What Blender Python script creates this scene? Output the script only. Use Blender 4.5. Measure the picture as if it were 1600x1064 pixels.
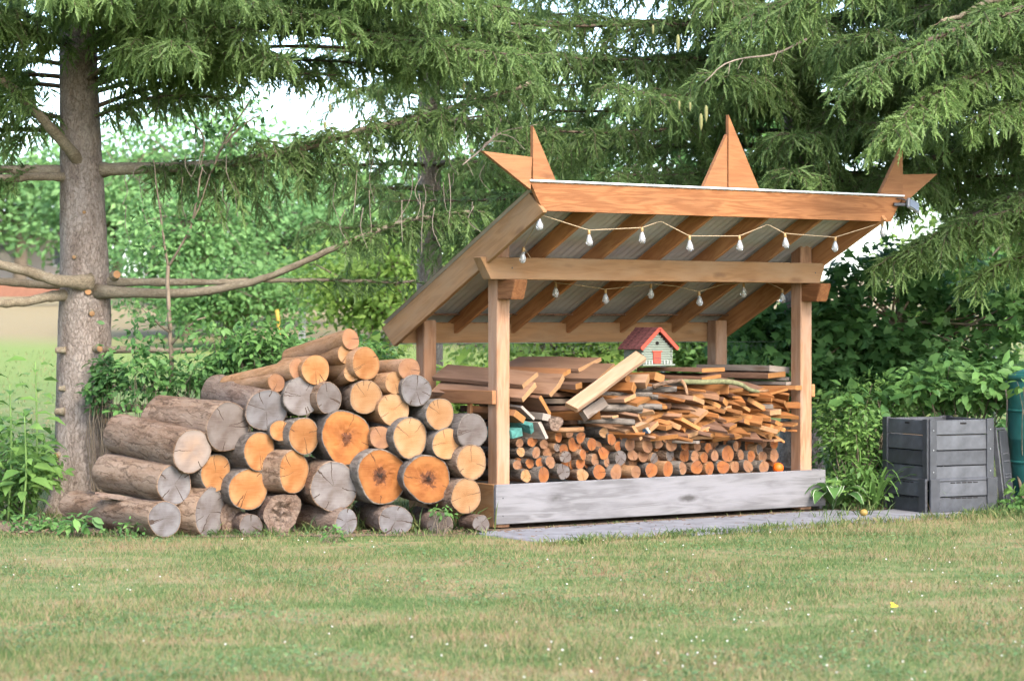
import bpy, math, random
import numpy as np
from mathutils import Matrix, Vector

for _o in list(bpy.data.objects):
    bpy.data.objects.remove(_o)
sc = bpy.context.scene
COL = sc.collection
R = math.radians
random.seed(7)
rng = np.random.default_rng(11)

# ------------------------------------------------------------------ camera
FOC, HOR, EYE = 3640.0, 504.1, 1.743        # focal length in photo pixels, horizon row, eye height
cam_d = bpy.data.cameras.new('camera')
cam = bpy.data.objects.new('camera', cam_d)
COL.objects.link(cam)
cam_d.sensor_width = 36
cam_d.lens = 36 * FOC / 1600
cam_d.clip_start = 0.5
cam_d.clip_end = 1500
cam.location = (0, 0, EYE)
cam.rotation_euler = (R(90) - math.atan((532 - HOR) / FOC), 0, 0)
cam_d.dof.use_dof = True
cam_d.dof.focus_distance = 19.9
cam_d.dof.aperture_fstop = 2.6
sc.camera = cam

# ------------------------------------------------------------------ sky, sun, exposure
SUN_EL, SUN_AZ = 40, 152                      # azimuth from +Y clockwise: behind the camera, to the right
world = bpy.data.worlds.new('World')
sc.world = world
world.use_nodes = True
wn = world.node_tree
sky_n = wn.nodes.new('ShaderNodeTexSky')
sky_n.sky_type = 'NISHITA'
sky_n.sun_disc = False
sky_n.sun_elevation = R(SUN_EL)
sky_n.sun_rotation = R(SUN_AZ)
sky_n.air_density = 0.8
sky_n.dust_density = 1.6
sky_n.ozone_density = 0.4
wn.nodes['Background'].inputs['Strength'].default_value = 0.15
wn.links.new(sky_n.outputs[0], wn.nodes['Background'].inputs['Color'])
sun_d = bpy.data.lights.new('sun', 'SUN')
sun_d.energy = 1.25
sun_d.angle = R(24)
sun_d.color = (1.0, 0.93, 0.83)
sun = bpy.data.objects.new('sun', sun_d)
COL.objects.link(sun)
_d = Vector((math.sin(R(SUN_AZ)) * math.cos(R(SUN_EL)), math.cos(R(SUN_AZ)) * math.cos(R(SUN_EL)), math.sin(R(SUN_EL))))
sun.rotation_euler = _d.to_track_quat('Z', 'Y').to_euler()
sun.location = _d * 40
sc.view_settings.view_transform = 'Standard'
sc.view_settings.look = 'None'
sc.view_settings.exposure = 2.5
sc.view_settings.gamma = 1.0
sc.view_settings.use_curve_mapping = False
sc.render.engine = 'CYCLES'
sc.cycles.max_bounces = 8
sc.cycles.diffuse_bounces = 5
sc.cycles.glossy_bounces = 2
sc.cycles.transmission_bounces = 6
sc.cycles.transparent_max_bounces = 8
sc.cycles.use_adaptive_sampling = True
sc.cycles.adaptive_threshold = 0.02
sc.cycles.use_denoising = True
sc.cycles.caustics_reflective = False
sc.cycles.caustics_refractive = False


# ------------------------------------------------------------------ helpers
def at(px, py, Y):
    """world point seen in the photograph at (px, py), Y metres away"""
    return Vector(((px - 800) / FOC * Y, Y, EYE - (py - HOR) / FOC * Y))


def ground_z(x, y):
    x = np.asarray(x, float); y = np.asarray(y, float)
    t = np.clip((y - 23.5) / 60.0, 0, 1)
    rise = 3.3 * t ** 0.85
    return rise + 0.02 * np.sin(x * 0.9 + 1) * np.sin(y * 0.7)  * np.clip((y - 21) / 4, 0, 1)


def tag(o, label=None, cat=None, group=None, kind=None):
    if label: o['label'] = label
    if cat: o['category'] = cat
    if group: o['group'] = group
    if kind: o['kind'] = kind
    return o


def empty(name, loc=(0, 0, 0), rz=0.0, label=None, cat=None, group=None):
    o = bpy.data.objects.new(name, None)
    COL.objects.link(o)
    o.location = loc
    o.rotation_euler = (0, 0, rz)
    o.empty_display_size = 0.2
    return tag(o, label, cat, group)


def link(name, me, parent=None, mat=None, M=None):
    o = bpy.data.objects.new(name, me)
    COL.objects.link(o)
    if mat is not None:
        mats = mat if isinstance(mat, (list, tuple)) else [mat]
        if len(me.materials) == 0:
            for m in mats:
                me.materials.append(m)
    if parent is not None:
        o.parent = parent
    if M is not None:
        o.matrix_local = M
    return o


def pymesh(name, V, F, mi=None, smooth=False):
    me = bpy.data.meshes.new(name)
    me.from_pydata([tuple(v) for v in V], [], F)
    if mi is not None:
        me.polygons.foreach_set('material_index', mi)
    if smooth:
        me.polygons.foreach_set('use_smooth', [True] * len(me.polygons))
    me.update()
    return me


def npmesh(name, V, F, tone=None, smooth=False):
    """V (n,3), F (m,k): a fast mesh with an optional per-vertex float attribute"""
    me = bpy.data.meshes.new(name)
    V = np.ascontiguousarray(V, np.float32); F = np.ascontiguousarray(F, np.int32)
    m, k = F.shape
    me.vertices.add(len(V)); me.vertices.foreach_set('co', V.ravel())
    me.loops.add(m * k); me.loops.foreach_set('vertex_index', F.ravel())
    me.polygons.add(m)
    me.polygons.foreach_set('loop_start', np.arange(0, m * k, k, dtype=np.int32))
    me.polygons.foreach_set('loop_total', np.full(m, k, np.int32))
    if smooth:
        me.polygons.foreach_set('use_smooth', np.ones(m, bool))
    if tone is not None:
        a = me.attributes.new('tone', 'FLOAT', 'POINT')
        a.data.foreach_set('value', np.ascontiguousarray(tone, np.float32))
    me.update(calc_edges=True)
    return me


def frame(p0, p1, up=(0, 0, 1), roll=0.0):
    """matrix whose X runs p0->p1 and whose Z leans to up"""
    p0 = Vector(p0); x = (Vector(p1) - p0).normalized(); up = Vector(up)
    if abs(x.dot(up)) > 0.999:
        up = Vector((0, 1, 0))
    y = up.cross(x).normalized(); z = x.cross(y)
    M = Matrix(((x.x, y.x, z.x, p0.x), (x.y, y.y, z.y, p0.y), (x.z, y.z, z.z, p0.z), (0, 0, 0, 1)))
    if roll:
        M = M @ Matrix.Rotation(roll, 4, 'X')
    return M


_bm_cache = {}
def board_mesh(L, W, T, bev=0.004, skew0=0.0, skew1=0.0, zskew0=0.0, zskew1=0.0, two=True, taper=1.0, jit=0):
    """board along X from 0 to L, W wide in Y, T thick in Z, edges eased; skew = slanted ends"""
    key = (round(L, 3), round(W, 3), round(T, 3), bev, round(skew0, 3), round(skew1, 3), round(zskew0, 3), round(zskew1, 3), taper, jit)
    if key in _bm_cache:
        return _bm_cache[key]
    w, t, b = W / 2, T / 2, min(bev, W / 4, T / 4)
    sec = [(-w + b, -t), (w - b, -t), (w, -t + b), (w, t - b), (w - b, t), (-w + b, t), (-w, t - b), (-w, -t + b)]
    rr = random.Random(hash(key) & 0xffff)
    xs = [(0, 1 - b * 1.2 / max(W, .02)), (b * 0.8, 1)]
    n_mid = max(2, int(L / 0.25)) if jit else 0
    for i in range(n_mid):
        xs.append((L * (i + 1) / (n_mid + 1), 1))
    xs += [(L - b * 0.8, 1), (L, 1 - b * 1.2 / max(W, .02))]
    V, F, mi = [], [], []
    for i, (x, s) in enumerate(xs):
        f = x / L
        k = s * (1 + (taper - 1) * f)
        bow = jit * math.sin(f * 3.1 + jit * 50)
        ja, jb = (rr.uniform(-jit, jit), rr.uniform(-jit, jit)) if jit else (0, 0)
        for (y, z) in sec:
            sk = (1 - f) * (skew0 * y / w + zskew0 * z / t) + f * (skew1 * y / w + zskew1 * z / t)
            V.append((x + sk, y * k + ja, z * (k if jit else s) + bow + jb * (1 if y > 0 else -1)))
    n = len(xs)
    for i in range(n - 1):
        for j in range(8):
            a, c = i * 8 + j, i * 8 + (j + 1) % 8
            F.append((a, c, c + 8, a + 8)); mi.append(1 if (two and i in (0, n - 2)) else 0)
    F.append(tuple(range(7, -1, -1))); mi.append(1 if two else 0)
    F.append(tuple(range((n - 1) * 8, n * 8))); mi.append(1 if two else 0)
    me = pymesh('board', V, F, mi)
    _bm_cache[key] = me
    return me


def board(name, p0, p1, W, T, mat, parent=None, up=(0, 0, 1), roll=0.0, **kw):
    L = (Vector(p1) - Vector(p0)).length
    me = board_mesh(L, W, T, **kw)
    if len(me.materials) and me.materials[0] != (mat[0] if isinstance(mat, (list, tuple)) else mat):
        me = me.copy(); me.materials.clear()
    return link(name, me, parent, mat, frame(p0, p1, up, roll))


def tube_arr(P, rad, sides=6, cap=True):
    P = np.asarray(P, float); n = len(P)
    rad = np.broadcast_to(np.asarray(rad, float), (n,))
    T = np.gradient(P, axis=0); T /= np.linalg.norm(T, axis=1)[:, None] + 1e-9
    ref = np.array([0.0, 0.0, 1.0]) if abs(T[0, 2]) < 0.9 else np.array([0.0, 1.0, 0.0])
    A = np.cross(T, ref); A /= np.linalg.norm(A, axis=1)[:, None] + 1e-9
    B = np.cross(T, A)
    ang = np.arange(sides) / sides * 2 * np.pi
    V = P[:, None, :] + rad[:, None, None] * (np.cos(ang)[None, :, None] * A[:, None, :] + np.sin(ang)[None, :, None] * B[:, None, :])
    i = np.arange(n - 1)[:, None] * sides; j = np.arange(sides)[None, :]; j2 = (j + 1) % sides
    F = np.stack([i + j, i + j2, i + sides + j2, i + sides + j], -1).reshape(-1, 4)
    return V.reshape(-1, 3), F


class Acc:
    """gathers arrays of one face size into one mesh"""
    def __init__(s): s.V, s.F, s.T, s.n = [], [], [], 0
    def add(s, V, F, tone=None):
        s.V.append(np.asarray(V)); s.F.append(np.asarray(F) + s.n); s.n += len(V)
        s.T.append(np.broadcast_to(np.asarray(0.5 if tone is None else tone, float), (len(V),)))
    def build(s, name, mat, parent=None, smooth=False, M=None):
        me = npmesh(name, np.concatenate(s.V), np.concatenate(s.F), np.concatenate(s.T), smooth)
        return link(name, me, parent, mat, M)


def smooth_path(pts, n=24):
    pts = np.asarray([tuple(p) for p in pts], float)
    t = np.linspace(0, len(pts) - 1, n); out = []
    P = np.vstack([2 * pts[0] - pts[1], pts, 2 * pts[-1] - pts[-2]])
    for x in t:
        i = min(int(x), len(pts) - 2); f = x - i
        p0, p1, p2, p3 = P[i], P[i + 1], P[i + 2], P[i + 3]
        out.append(0.5 * (2 * p1 + (p2 - p0) * f + (2 * p0 - 5 * p1 + 4 * p2 - p3) * f * f + (3 * p1 - p0 - 3 * p2 + p3) * f ** 3))
    return np.array(out)


def tube(name, pts, rad, mat, parent=None, sides=7, n=24, rough=0.0):
    P = smooth_path(pts, n) if len(pts) < n else np.asarray([tuple(p) for p in pts], float)
    if not np.isscalar(rad):
        rad = np.interp(np.linspace(0, 1, len(P)), np.linspace(0, 1, len(rad)), rad)
    if rough:
        P = P + rng.normal(0, rough, P.shape) * np.linspace(0.2, 1, len(P))[:, None]
    V, F = tube_arr(P, rad, sides)
    V, F = list(map(tuple, V)), [tuple(f) for f in F]
    F.append(tuple(range(sides))[::-1]); F.append(tuple(range(len(V) - sides, len(V))))
    return link(name, pymesh(name, V, F, smooth=True), parent, mat)


def unit(a):
    return a / (np.linalg.norm(a, axis=-1, keepdims=True) + 1e-9)


def scatter(tv, tf, P, D, N, S, Sy=None):
    """copies of a small template (x along D, z along N) merged into arrays"""
    tv = np.asarray(tv, float); tf = np.asarray(tf, int)
    X = unit(D); Y = unit(np.cross(N, X)); Z = np.cross(X, Y)
    S = np.asarray(S)[:, None, None]
    Sy = S if Sy is None else np.asarray(Sy)[:, None, None]
    V = P[:, None, :] + S * tv[None, :, 0, None] * X[:, None, :] + Sy * tv[None, :, 1, None] * Y[:, None, :] + S * tv[None, :, 2, None] * Z[:, None, :]
    F = tf[None] + (np.arange(len(P)) * len(tv))[:, None, None]
    return V.reshape(-1, 3), F.reshape(-1, tf.shape[1])


LEAF_V = [(0, 0, 0), (.45, .27, .07), (1, 0, -.06), (.45, -.27, .07)]
LEAF_F = [(0, 1, 2), (0, 2, 3)]
LEAF6_V = [(0, 0, 0), (.25, .2, .05), (.6, .24, .04), (1, 0, -.12), (.6, -.24, .04), (.25, -.2, .05), (.4, 0, 0)]
LEAF6_F = [(0, 6, 1), (1, 6, 2), (2, 6, 3), (3, 6, 4), (4, 6, 5), (5, 6, 0)]
MAPLE_V = [(0, 0, 0), (.05, .3, .0), (.0, .52, -.04), (.35, .3, .02), (.55, .5, -.04), (.62, .2, .02), (1, 0, -.08),
           (.62, -.2, .02), (.55, -.5, -.04), (.35, -.3, .02), (.0, -.52, -.04), (.05, -.3, 0), (.32, 0, .03)]
MAPLE_F = [(12, i + 1, i) for i in range(0, 11)] + [(12, 0, 11)]


def rand_dirs(n):
    return unit(rng.normal(size=(n, 3)))


# ------------------------------------------------------------------ materials
ALB = 0.72      # the photograph is exposed for the shade: surfaces keep their darker real values
def alb(c): return tuple(x * ALB for x in c)


class NT:
    def __init__(s, name):
        s.m = bpy.data.materials.new(name); s.m.use_nodes = True
        s.t = s.m.node_tree; s.t.nodes.clear()
        s.out = s.t.nodes.new('ShaderNodeOutputMaterial')
    def n(s, typ, **kw):
        nd = s.t.nodes.new('ShaderNode' + typ)
        for k, v in kw.items():
            if k.startswith('_'):
                setattr(nd, k[1:], v)
            else:
                key = int(k[1:]) if k[0] == 'i' and k[1:].isdigit() else k.replace('__', ' ')
                if isinstance(v, tuple) and len(v) == 2 and hasattr(v[0], 'outputs'):
                    s.t.links.new(v[0].outputs[v[1]], nd.inputs[key])
                elif hasattr(v, 'outputs'):
                    s.t.links.new(v.outputs[0], nd.inputs[key])
                else:
                    nd.inputs[key].default_value = v
        return nd
    def math(s, op, a, b=0.0, clamp=False):
        return s.n('Math', _operation=op, _use_clamp=clamp, i0=a, i1=b)
    def ramp(s, fac, stops, interp='LINEAR'):
        r = s.n('ValToRGB', Fac=fac); cr = r.color_ramp; cr.interpolation = interp
        while len(cr.elements) < len(stops):
            cr.elements.new(0.5)
        for e, (p, c) in zip(cr.elements, stops):
            e.position = p; e.color = (c if len(c) == 4 else (*c, 1)) if not np.isscalar(c) else (c, c, c, 1)
        return r
    def mix(s, fac, a, b, mode='MIX'):
        m = s.n('Mix', _data_type='RGBA', _blend_type=mode)
        for i, v in ((0, fac), (6, a), (7, b)):
            if hasattr(v, 'outputs'):
                s.t.links.new(v.outputs[2] if v.bl_idname == 'ShaderNodeMix' else v.outputs[0], m.inputs[i])
            elif isinstance(v, tuple) and hasattr(v[0], 'outputs'):
                s.t.links.new(v[0].outputs[v[1]], m.inputs[i])
            else:
                m.inputs[i].default_value = v if i == 0 else ((*v, 1) if len(v) == 3 else v)
        return m
    def finish(s, color, rough=0.8, bump=None, bstr=0.4, bdist=0.01, spec=0.3, trans=0.0, metal=0.0):
        p = s.n('BsdfPrincipled')
        for k, v in (('Base Color', color), ('Roughness', rough), ('Specular IOR Level', spec), ('Metallic', metal)):
            if hasattr(v, 'outputs'):
                s.t.links.new(v.outputs[2] if v.bl_idname == 'ShaderNodeMix' else v.outputs[0], p.inputs[k])
            else:
                p.inputs[k].default_value = (*v, 1) if isinstance(v, tuple) and len(v) == 3 else v
        if bump is not None:
            b = s.n('Bump', Height=bump, Strength=bstr, Distance=bdist)
            s.t.links.new(b.outputs[0], p.inputs['Normal'])
        sh = p
        if trans:
            tr = s.n('BsdfTranslucent')
            if hasattr(color, 'outputs'):
                s.t.links.new(color.outputs[2] if color.bl_idname == 'ShaderNodeMix' else color.outputs[0], tr.inputs[0])
            else:
                tr.inputs[0].default_value = (*color, 1)
            mx = s.n('MixShader', i0=trans)
            s.t.links.new(p.outputs[0], mx.inputs[1]); s.t.links.new(tr.outputs[0], mx.inputs[2])
            sh = mx
        s.t.links.new(sh.outputs[0], s.out.inputs[0])
        return s.m


def plain(name, col, rough=0.6, spec=0.3, metal=0.0, var=0.12, scale=9.0, bstr=0.15):
    m = NT(name); col = alb(col)
    tc = m.n('TexCoord'); no = m.n('TexNoise', Vector=(tc, 3), Scale=scale, Detail=5.0, Roughness=0.6)
    r = m.ramp(no, [(0.3, tuple(c * (1 - var) for c in col)), (0.7, tuple(min(1, c * (1 + var)) for c in col))])
    return m.finish(r, rough, no, bstr, 0.004, spec, metal=metal)


def wood(name, c_dark, c_light, knot=(0.10, 0.045, 0.02), rough=0.75, grain=1.0, knots=0.5, var=0.25, grey=None, spec=0.25, ks=1.0):
    """board with grain along the object's X"""
    m = NT(name); c_dark, c_light, knot, grey = alb(c_dark), alb(c_light), alb(knot), grey and alb(grey)
    tc = m.n('TexCoord'); oi = m.n('ObjectInfo')
    off = m.n('CombineXYZ', X=m.math('MULTIPLY', (oi, 5), 37.0), Y=m.math('MULTIPLY', (oi, 5), 11.0), Z=m.math('MULTIPLY', (oi, 5), 5.0))
    pos = m.n('VectorMath', _operation='ADD', i0=(tc, 3), i1=off)
    st = m.n('Mapping', Vector=pos, Scale=(0.9, 9.0, 9.0))
    big = m.n('TexNoise', Vector=st, Scale=1.6, Detail=4.0, Distortion=0.6)
    # knots pull the grain around them
    kv = m.n('Mapping', Vector=m.n('VectorMath', _operation='ADD', i0=pos, i1=m.n('VectorMath', _operation='SCALE', i0=(m.n('TexNoise', Vector=pos, Scale=14.0, Detail=2.0), 1), Scale=0.03)), Scale=(1.7 * ks, 5.5 * ks, 5.5 * ks))
    vor = m.n('TexVoronoi', Vector=kv, Scale=1.0, Randomness=1.0)
    kd = m.ramp(vor, [(0.05, 1.0), (0.32, 0.0)])
    gsum = m.math('ADD', m.math('MULTIPLY', big, 7.0), m.math('MULTIPLY', kd, 1.3))
    sn = m.math('MULTIPLY', m.math('ADD', m.math('SINE', m.math('MULTIPLY', gsum, 5.0 * grain)), 1.0), 0.5)
    fin = m.n('TexNoise', Vector=m.n('Mapping', Vector=pos, Scale=(6.0, 190.0, 190.0)), Scale=1.0, Detail=2.0)
    patch = m.n('TexNoise', Vector=m.n('Mapping', Vector=pos, Scale=(1.2, 4.0, 4.0)), Scale=2.0, Detail=5.0)
    f = m.math('ADD', m.math('MULTIPLY', sn, 0.45), m.math('MULTIPLY', fin, 0.45), True)
    base = m.mix(f, c_dark, c_light)
    tint = m.ramp((oi, 5), [(0.0, tuple([1 - var] * 3)), (0.5, (1, 1, 1)), (1.0, (1.0, 1 - var * 0.35, 1 - var * 0.7))])
    base = m.mix(1.0, base, tint, 'MULTIPLY')
    if grey:
        g = m.ramp(patch, [(0.42, 0.0), (0.68, 0.85)])
        base = m.mix(g, base, grey)
    else:
        g = m.ramp(patch, [(0.35, (0.82, 0.80, 0.78)), (0.7, (1.08, 1.05, 1.0))])
        base = m.mix(0.8, base, g, 'MULTIPLY')
    kk = m.ramp(vor, [(0.06, 1.0), (0.17, 0.0)])
    base = m.mix(m.math('MULTIPLY', kk, knots), base, knot)
    h = m.math('ADD', fin, m.math('MULTIPLY', sn, 0.5))
    return m.finish(base, rough, h, 0.35, 0.003, spec)


def bark(name, c1, c2, c3, scale=1.0, bstr=0.9, flakes=False, crack=0.35):
    """long furrows and fibres along the object's X (logs), or small loose scales (flakes)"""
    m = NT(name); c1, c2, c3 = alb(c1), alb(c2), alb(c3)
    tc = m.n('TexCoord'); oi = m.n('ObjectInfo')
    off = m.n('CombineXYZ', X=m.math('MULTIPLY', (oi, 5), 23.0), Y=m.math('MULTIPLY', (oi, 5), 9.0))
    pos = m.n('VectorMath', _operation='ADD', i0=(tc, 3), i1=off)
    warp = m.n('TexNoise', Vector=pos, Scale=11.0 * scale, Detail=4.0)
    wp = m.n('VectorMath', _operation='ADD', i0=pos, i1=m.n('VectorMath', _operation='SCALE', i0=(warp, 1), Scale=0.10 / scale))
    st = m.n('Mapping', Vector=wp, Scale=((1.3, 17, 17) if not flakes else (11, 27, 27)))
    vor = m.n('TexVoronoi', Vector=st, Scale=scale, _feature='DISTANCE_TO_EDGE')
    cell = m.n('TexVoronoi', Vector=st, Scale=scale)
    no = m.n('TexNoise', Vector=m.n('Mapping', Vector=wp, Scale=((2.2, 26, 26) if not flakes else (16, 26, 26))), Scale=1.6 * scale, Detail=8.0, Roughness=0.75)
    fine = m.n('TexNoise', Vector=m.n('Mapping', Vector=pos, Scale=((12, 90, 90) if not flakes else (60, 90, 90))), Scale=1.0, Detail=4.0, Roughness=0.7)
    pat = m.n('TexNoise', Vector=m.n('Mapping', Vector=pos, Scale=(1.2, 3, 3)), Scale=1.8, Detail=6.0, Roughness=0.65)
    fis = m.ramp(vor, [(0.0, 0.0), (0.10 if not flakes else 0.22, 1.0)])
    sep = m.n('SeparateColor', Color=(cell, 1))
    v = m.math('ADD', m.math('MULTIPLY', no, 0.7), m.math('ADD', m.math('MULTIPLY', fine, 0.3), m.math('MULTIPLY', m.math('SUBTRACT', (sep, 0), 0.5), 0.16)))
    col = m.ramp(v, [(0.30, c1), (0.50, c2), (0.70, c3)])
    col = m.mix(m.ramp(pat, [(0.42, 0.0), (0.68, 0.75)]), col, m.mix(0.5, c3, tuple(0.55 * c + 0.45 * sum(c3) / 3 for c in c3)))
    col = m.mix(m.ramp(pat, [(0.30, 0.55), (0.46, 0.0)]), col, c1)
    tint = m.ramp((oi, 5), [(0.0, (0.75, 0.72, 0.7)), (1.0, (1.1, 1.06, 1.0))])
    col = m.mix(1.0, col, tint, 'MULTIPLY')
    gate = m.math('MULTIPLY', m.math('SUBTRACT', 1.0, fis), m.ramp(no, [(0.35, 1.0), (0.62, 0.15)]))
    col = m.mix(m.math('MULTIPLY', gate, crack * 1.6, True), col, tuple(c * 0.5 for c in c1))
    h = m.math('ADD', m.math('SUBTRACT', m.math('MULTIPLY', no, 1.3), m.math('MULTIPLY', gate, 0.55)), m.math('MULTIPLY', fine, 0.35))
    return m.finish(col, 0.95, h, bstr, 0.016 / scale ** 0.5, 0.1)


def cutface(name, c_sap, c_mid, c_heart, crack=0.7, ncrack=3, rings=1.0, rot=False, blotch=(0.5, 0.25, 0.07)):
    """sawn end: year rings round the object's X axis, saw marks and drying checks"""
    m = NT(name); c_sap, c_mid, c_heart, blotch = alb(c_sap), alb(c_mid), alb(c_heart), alb(blotch)
    tc = m.n('TexCoord'); oi = m.n('ObjectInfo')
    sep = m.n('SeparateXYZ', Vector=(tc, 3))
    wn_ = m.n('TexNoise', Vector=m.n('VectorMath', _operation='ADD', i0=(tc, 3), i1=m.n('CombineXYZ', X=m.math('MULTIPLY', (oi, 5), 41.0), Y=0.0, Z=0.0)), Scale=6.0, Detail=5.0)
    y = m.math('ADD', (sep, 1), m.math('MULTIPLY', m.math('SUBTRACT', wn_, 0.5), 0.05))
    z = m.math('ADD', (sep, 2), m.math('MULTIPLY', m.math('SUBTRACT', (wn_, 0), 0.5), 0.05))
    r = m.math('SQRT', m.math('ADD', m.math('MULTIPLY', y, y), m.math('MULTIPLY', z, z)))
    at_ = m.n('Attribute', _attribute_name='tone')      # 0 at the pith, 1 at the bark
    rn = m.math('ADD', (at_, 2), m.math('MULTIPLY', m.math('SUBTRACT', wn_, 0.5), 0.35))
    ring = m.math('MULTIPLY', m.math('ADD', m.math('SINE', m.math('MULTIPLY', r, 620.0 * rings)), 1.0), 0.5)
    col = m.ramp(rn, [(0.0, c_heart), (0.45, c_mid), (0.86, c_sap), (1.0, tuple(c * 0.75 for c in c_sap))])
    bl = m.n('TexNoise', Vector=(tc, 3), Scale=9.0, Detail=4.0)
    col = m.mix(m.ramp(bl, [(0.42, 0.0), (0.66, 0.85)]), col, blotch)
    col = m.mix(m.math('MULTIPLY', ring, 0.22), col, tuple(c * 0.45 for c in c_mid))
    saw = m.n('TexNoise', Vector=m.n('Mapping', Vector=(tc, 3), Rotation=(0.5, 0, 0), Scale=(1, 8, 160)), Scale=1.0, Detail=2.0)
    col = m.mix(m.ramp(saw, [(0.4, 0.0), (0.7, 0.25)]), col, tuple(min(1, c * 1.25) for c in c_sap))
    tint = m.ramp((oi, 5), [(0.0, (0.8, 0.76, 0.72)), (0.5, (1, 1, 1)), (1.0, (1.06, 0.98, 0.9))])
    col = m.mix(1.0, col, tint, 'MULTIPLY')
    # checks: radial slits at angles picked per object
    ang = m.math('ADD', m.math('ARCTAN2', z, y), m.math('MULTIPLY', m.math('SUBTRACT', bl, 0.5), 0.5))
    tot = None
    for k in range(ncrack):
        a0 = m.math('MULTIPLY', m.math('FRACT', m.math('MULTIPLY', (oi, 5), 7.13 + 3.7 * k)), 6.283)
        dlt = m.math('SUBTRACT', m.math('FLOORED_MODULO', m.math('ADD', m.math('SUBTRACT', ang, a0), 3.14159), 6.28318), 3.14159)
        d = m.math('MULTIPLY', m.math('ABSOLUTE', dlt), r)
        wid = m.math('ADD', m.math('MULTIPLY', rn, 0.004), 0.0008)
        ln = m.math('GREATER_THAN', rn, 0.05 + 0.32 * ((k * 2) % 3))
        c = m.math('MULTIPLY', m.math('MULTIPLY', m.math('LESS_THAN', d, wid), ln), m.math('LESS_THAN', m.math('ABSOLUTE', dlt), 1.3))
        tot = c if tot is None else m.math('MAXIMUM', tot, c)
    if tot is not None:
        col = m.mix(m.math('MULTIPLY', tot, crack), col, (0.035, 0.02, 0.012))
    if rot:
        off2 = m.n('VectorMath', _operation='ADD', i0=(tc, 3), i1=m.n('CombineXYZ', X=m.math('MULTIPLY', (oi, 5), 19.0)))
        rnz = m.n('TexNoise', Vector=off2, Scale=26.0, Detail=7.0, Roughness=0.75, Distortion=0.8)
        rbig = m.n('TexNoise', Vector=off2, Scale=7.0, Detail=3.0)
        rr = m.math('ADD', m.math('ADD', (at_, 2), m.math('MULTIPLY', m.math('SUBTRACT', rbig, 0.5), 0.9)), m.math('MULTIPLY', m.math('SUBTRACT', rnz, 0.5), 0.9))
        col = m.mix(m.ramp(rr, [(0.42, 0.55), (0.62, 0.0)]), col, (0.20, 0.075, 0.025))
        col = m.mix(m.ramp(rr, [(0.20, 0.9), (0.30, 0.0)]), col, (0.06, 0.024, 0.013))
        col = m.mix(m.ramp(rr, [(0.02, 0.95), (0.10, 0.0)]), col, (0.015, 0.009, 0.006))
    hh = m.math('ADD', m.math('MULTIPLY', ring, 0.3), saw)
    return m.finish(col, 0.85, hh, 0.3, 0.003, 0.15)


def foliage(name, c_lo, c_hi, c_extra=None, trans=0.3, rough=0.55, spec=0.3, patch=0.8):
    m = NT(name)
    a = m.n('Attribute', _attribute_name='tone')
    geo = m.n('NewGeometry')
    no = m.n('TexNoise', Vector=(geo, 0), Scale=patch, Detail=2.0)
    f = m.math('ADD', m.math('MULTIPLY', (a, 2), 0.75), m.math('MULTIPLY', m.math('SUBTRACT', no, 0.5), 0.9), True)
    if c_extra:
        col = m.ramp(f, [(0.0, c_lo), (0.62, c_hi), (1.0, c_extra)])
    else:
        col = m.ramp(f, [(0.0, c_lo), (1.0, c_hi)])
    return m.finish(col, rough, None, trans=trans, spec=spec)


cedar = wood('cedar_timber', (0.346, 0.1558, 0.0632), (0.6158, 0.323, 0.1522), grain=0.8)
cedar_rough = wood('rough_cedar_timber', (0.2636, 0.1323, 0.0535), (0.3996, 0.2194, 0.0981), grain=0.8, grey=(0.306, 0.1891, 0.1011))
cedar_red = wood('stained_cedar', (0.1987, 0.072, 0.0222), (0.4107, 0.1835, 0.0741), grain=0.9, knots=0.9, ks=0.62, knot=(0.1579, 0.0562, 0.0203))
cedar_red_flat = wood('stained_cedar_trim', (0.2717, 0.1183, 0.0495), (0.3699, 0.1774, 0.0792), grain=0.8, knots=0.7, knot=(0.1359, 0.0517, 0.0198))
post_wood = wood('cedar_post', (0.2795, 0.1342, 0.0665), (0.4876, 0.2832, 0.1631), grain=0.8, grey=(0.4064, 0.2649, 0.1831))
grey_wood = wood('weathered_grey_wood', (0.1063, 0.1015, 0.1029), (0.2502, 0.2431, 0.2496), knot=(0.0706, 0.0655, 0.063), grain=0.55, grey=(0.2245, 0.2179, 0.2278), var=0.06, knots=1.0, ks=0.75)
pine_new = wood('fresh_pine_board', (0.3784, 0.227, 0.1342), (0.4844, 0.3302, 0.2247), grain=0.7, var=0.18)
pine_tan = wood('tan_offcut', (0.2497, 0.1376, 0.0839), (0.3481, 0.2098, 0.1342), grain=0.8, var=0.3)
pine_orange = wood('orange_offcut', (0.3034, 0.1177, 0.0331), (0.3973, 0.1814, 0.0632), grain=0.9, var=0.35)
pine_grey = wood('grey_offcut', (0.165, 0.135, 0.1125), (0.27, 0.2325, 0.2025), grain=0.9, var=0.25)
pine_dark = wood('brown_offcut', (0.1496, 0.08, 0.0507), (0.2464, 0.14, 0.0936), grain=0.9, var=0.25)
end_orange = wood('orange_end_grain', (0.3468, 0.1496, 0.0421), (0.4334, 0.2164, 0.0783), grain=2.0, knots=0)
end_tan = wood('tan_end_grain', (0.3756, 0.2036, 0.0933), (0.4768, 0.2864, 0.1475), grain=2.0, knots=0)
end_grey = wood('grey_end_grain', (0.30, 0.25, 0.21), (0.42, 0.36, 0.31), grain=2.0, knots=0)
teal_paint = plain('peeling_teal_paint', (0.06, 0.20, 0.17), 0.7, var=0.4, scale=30)
blue_paint = plain('blue_paint', (0.12, 0.25, 0.45), 0.7, var=0.3, scale=30)

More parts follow.
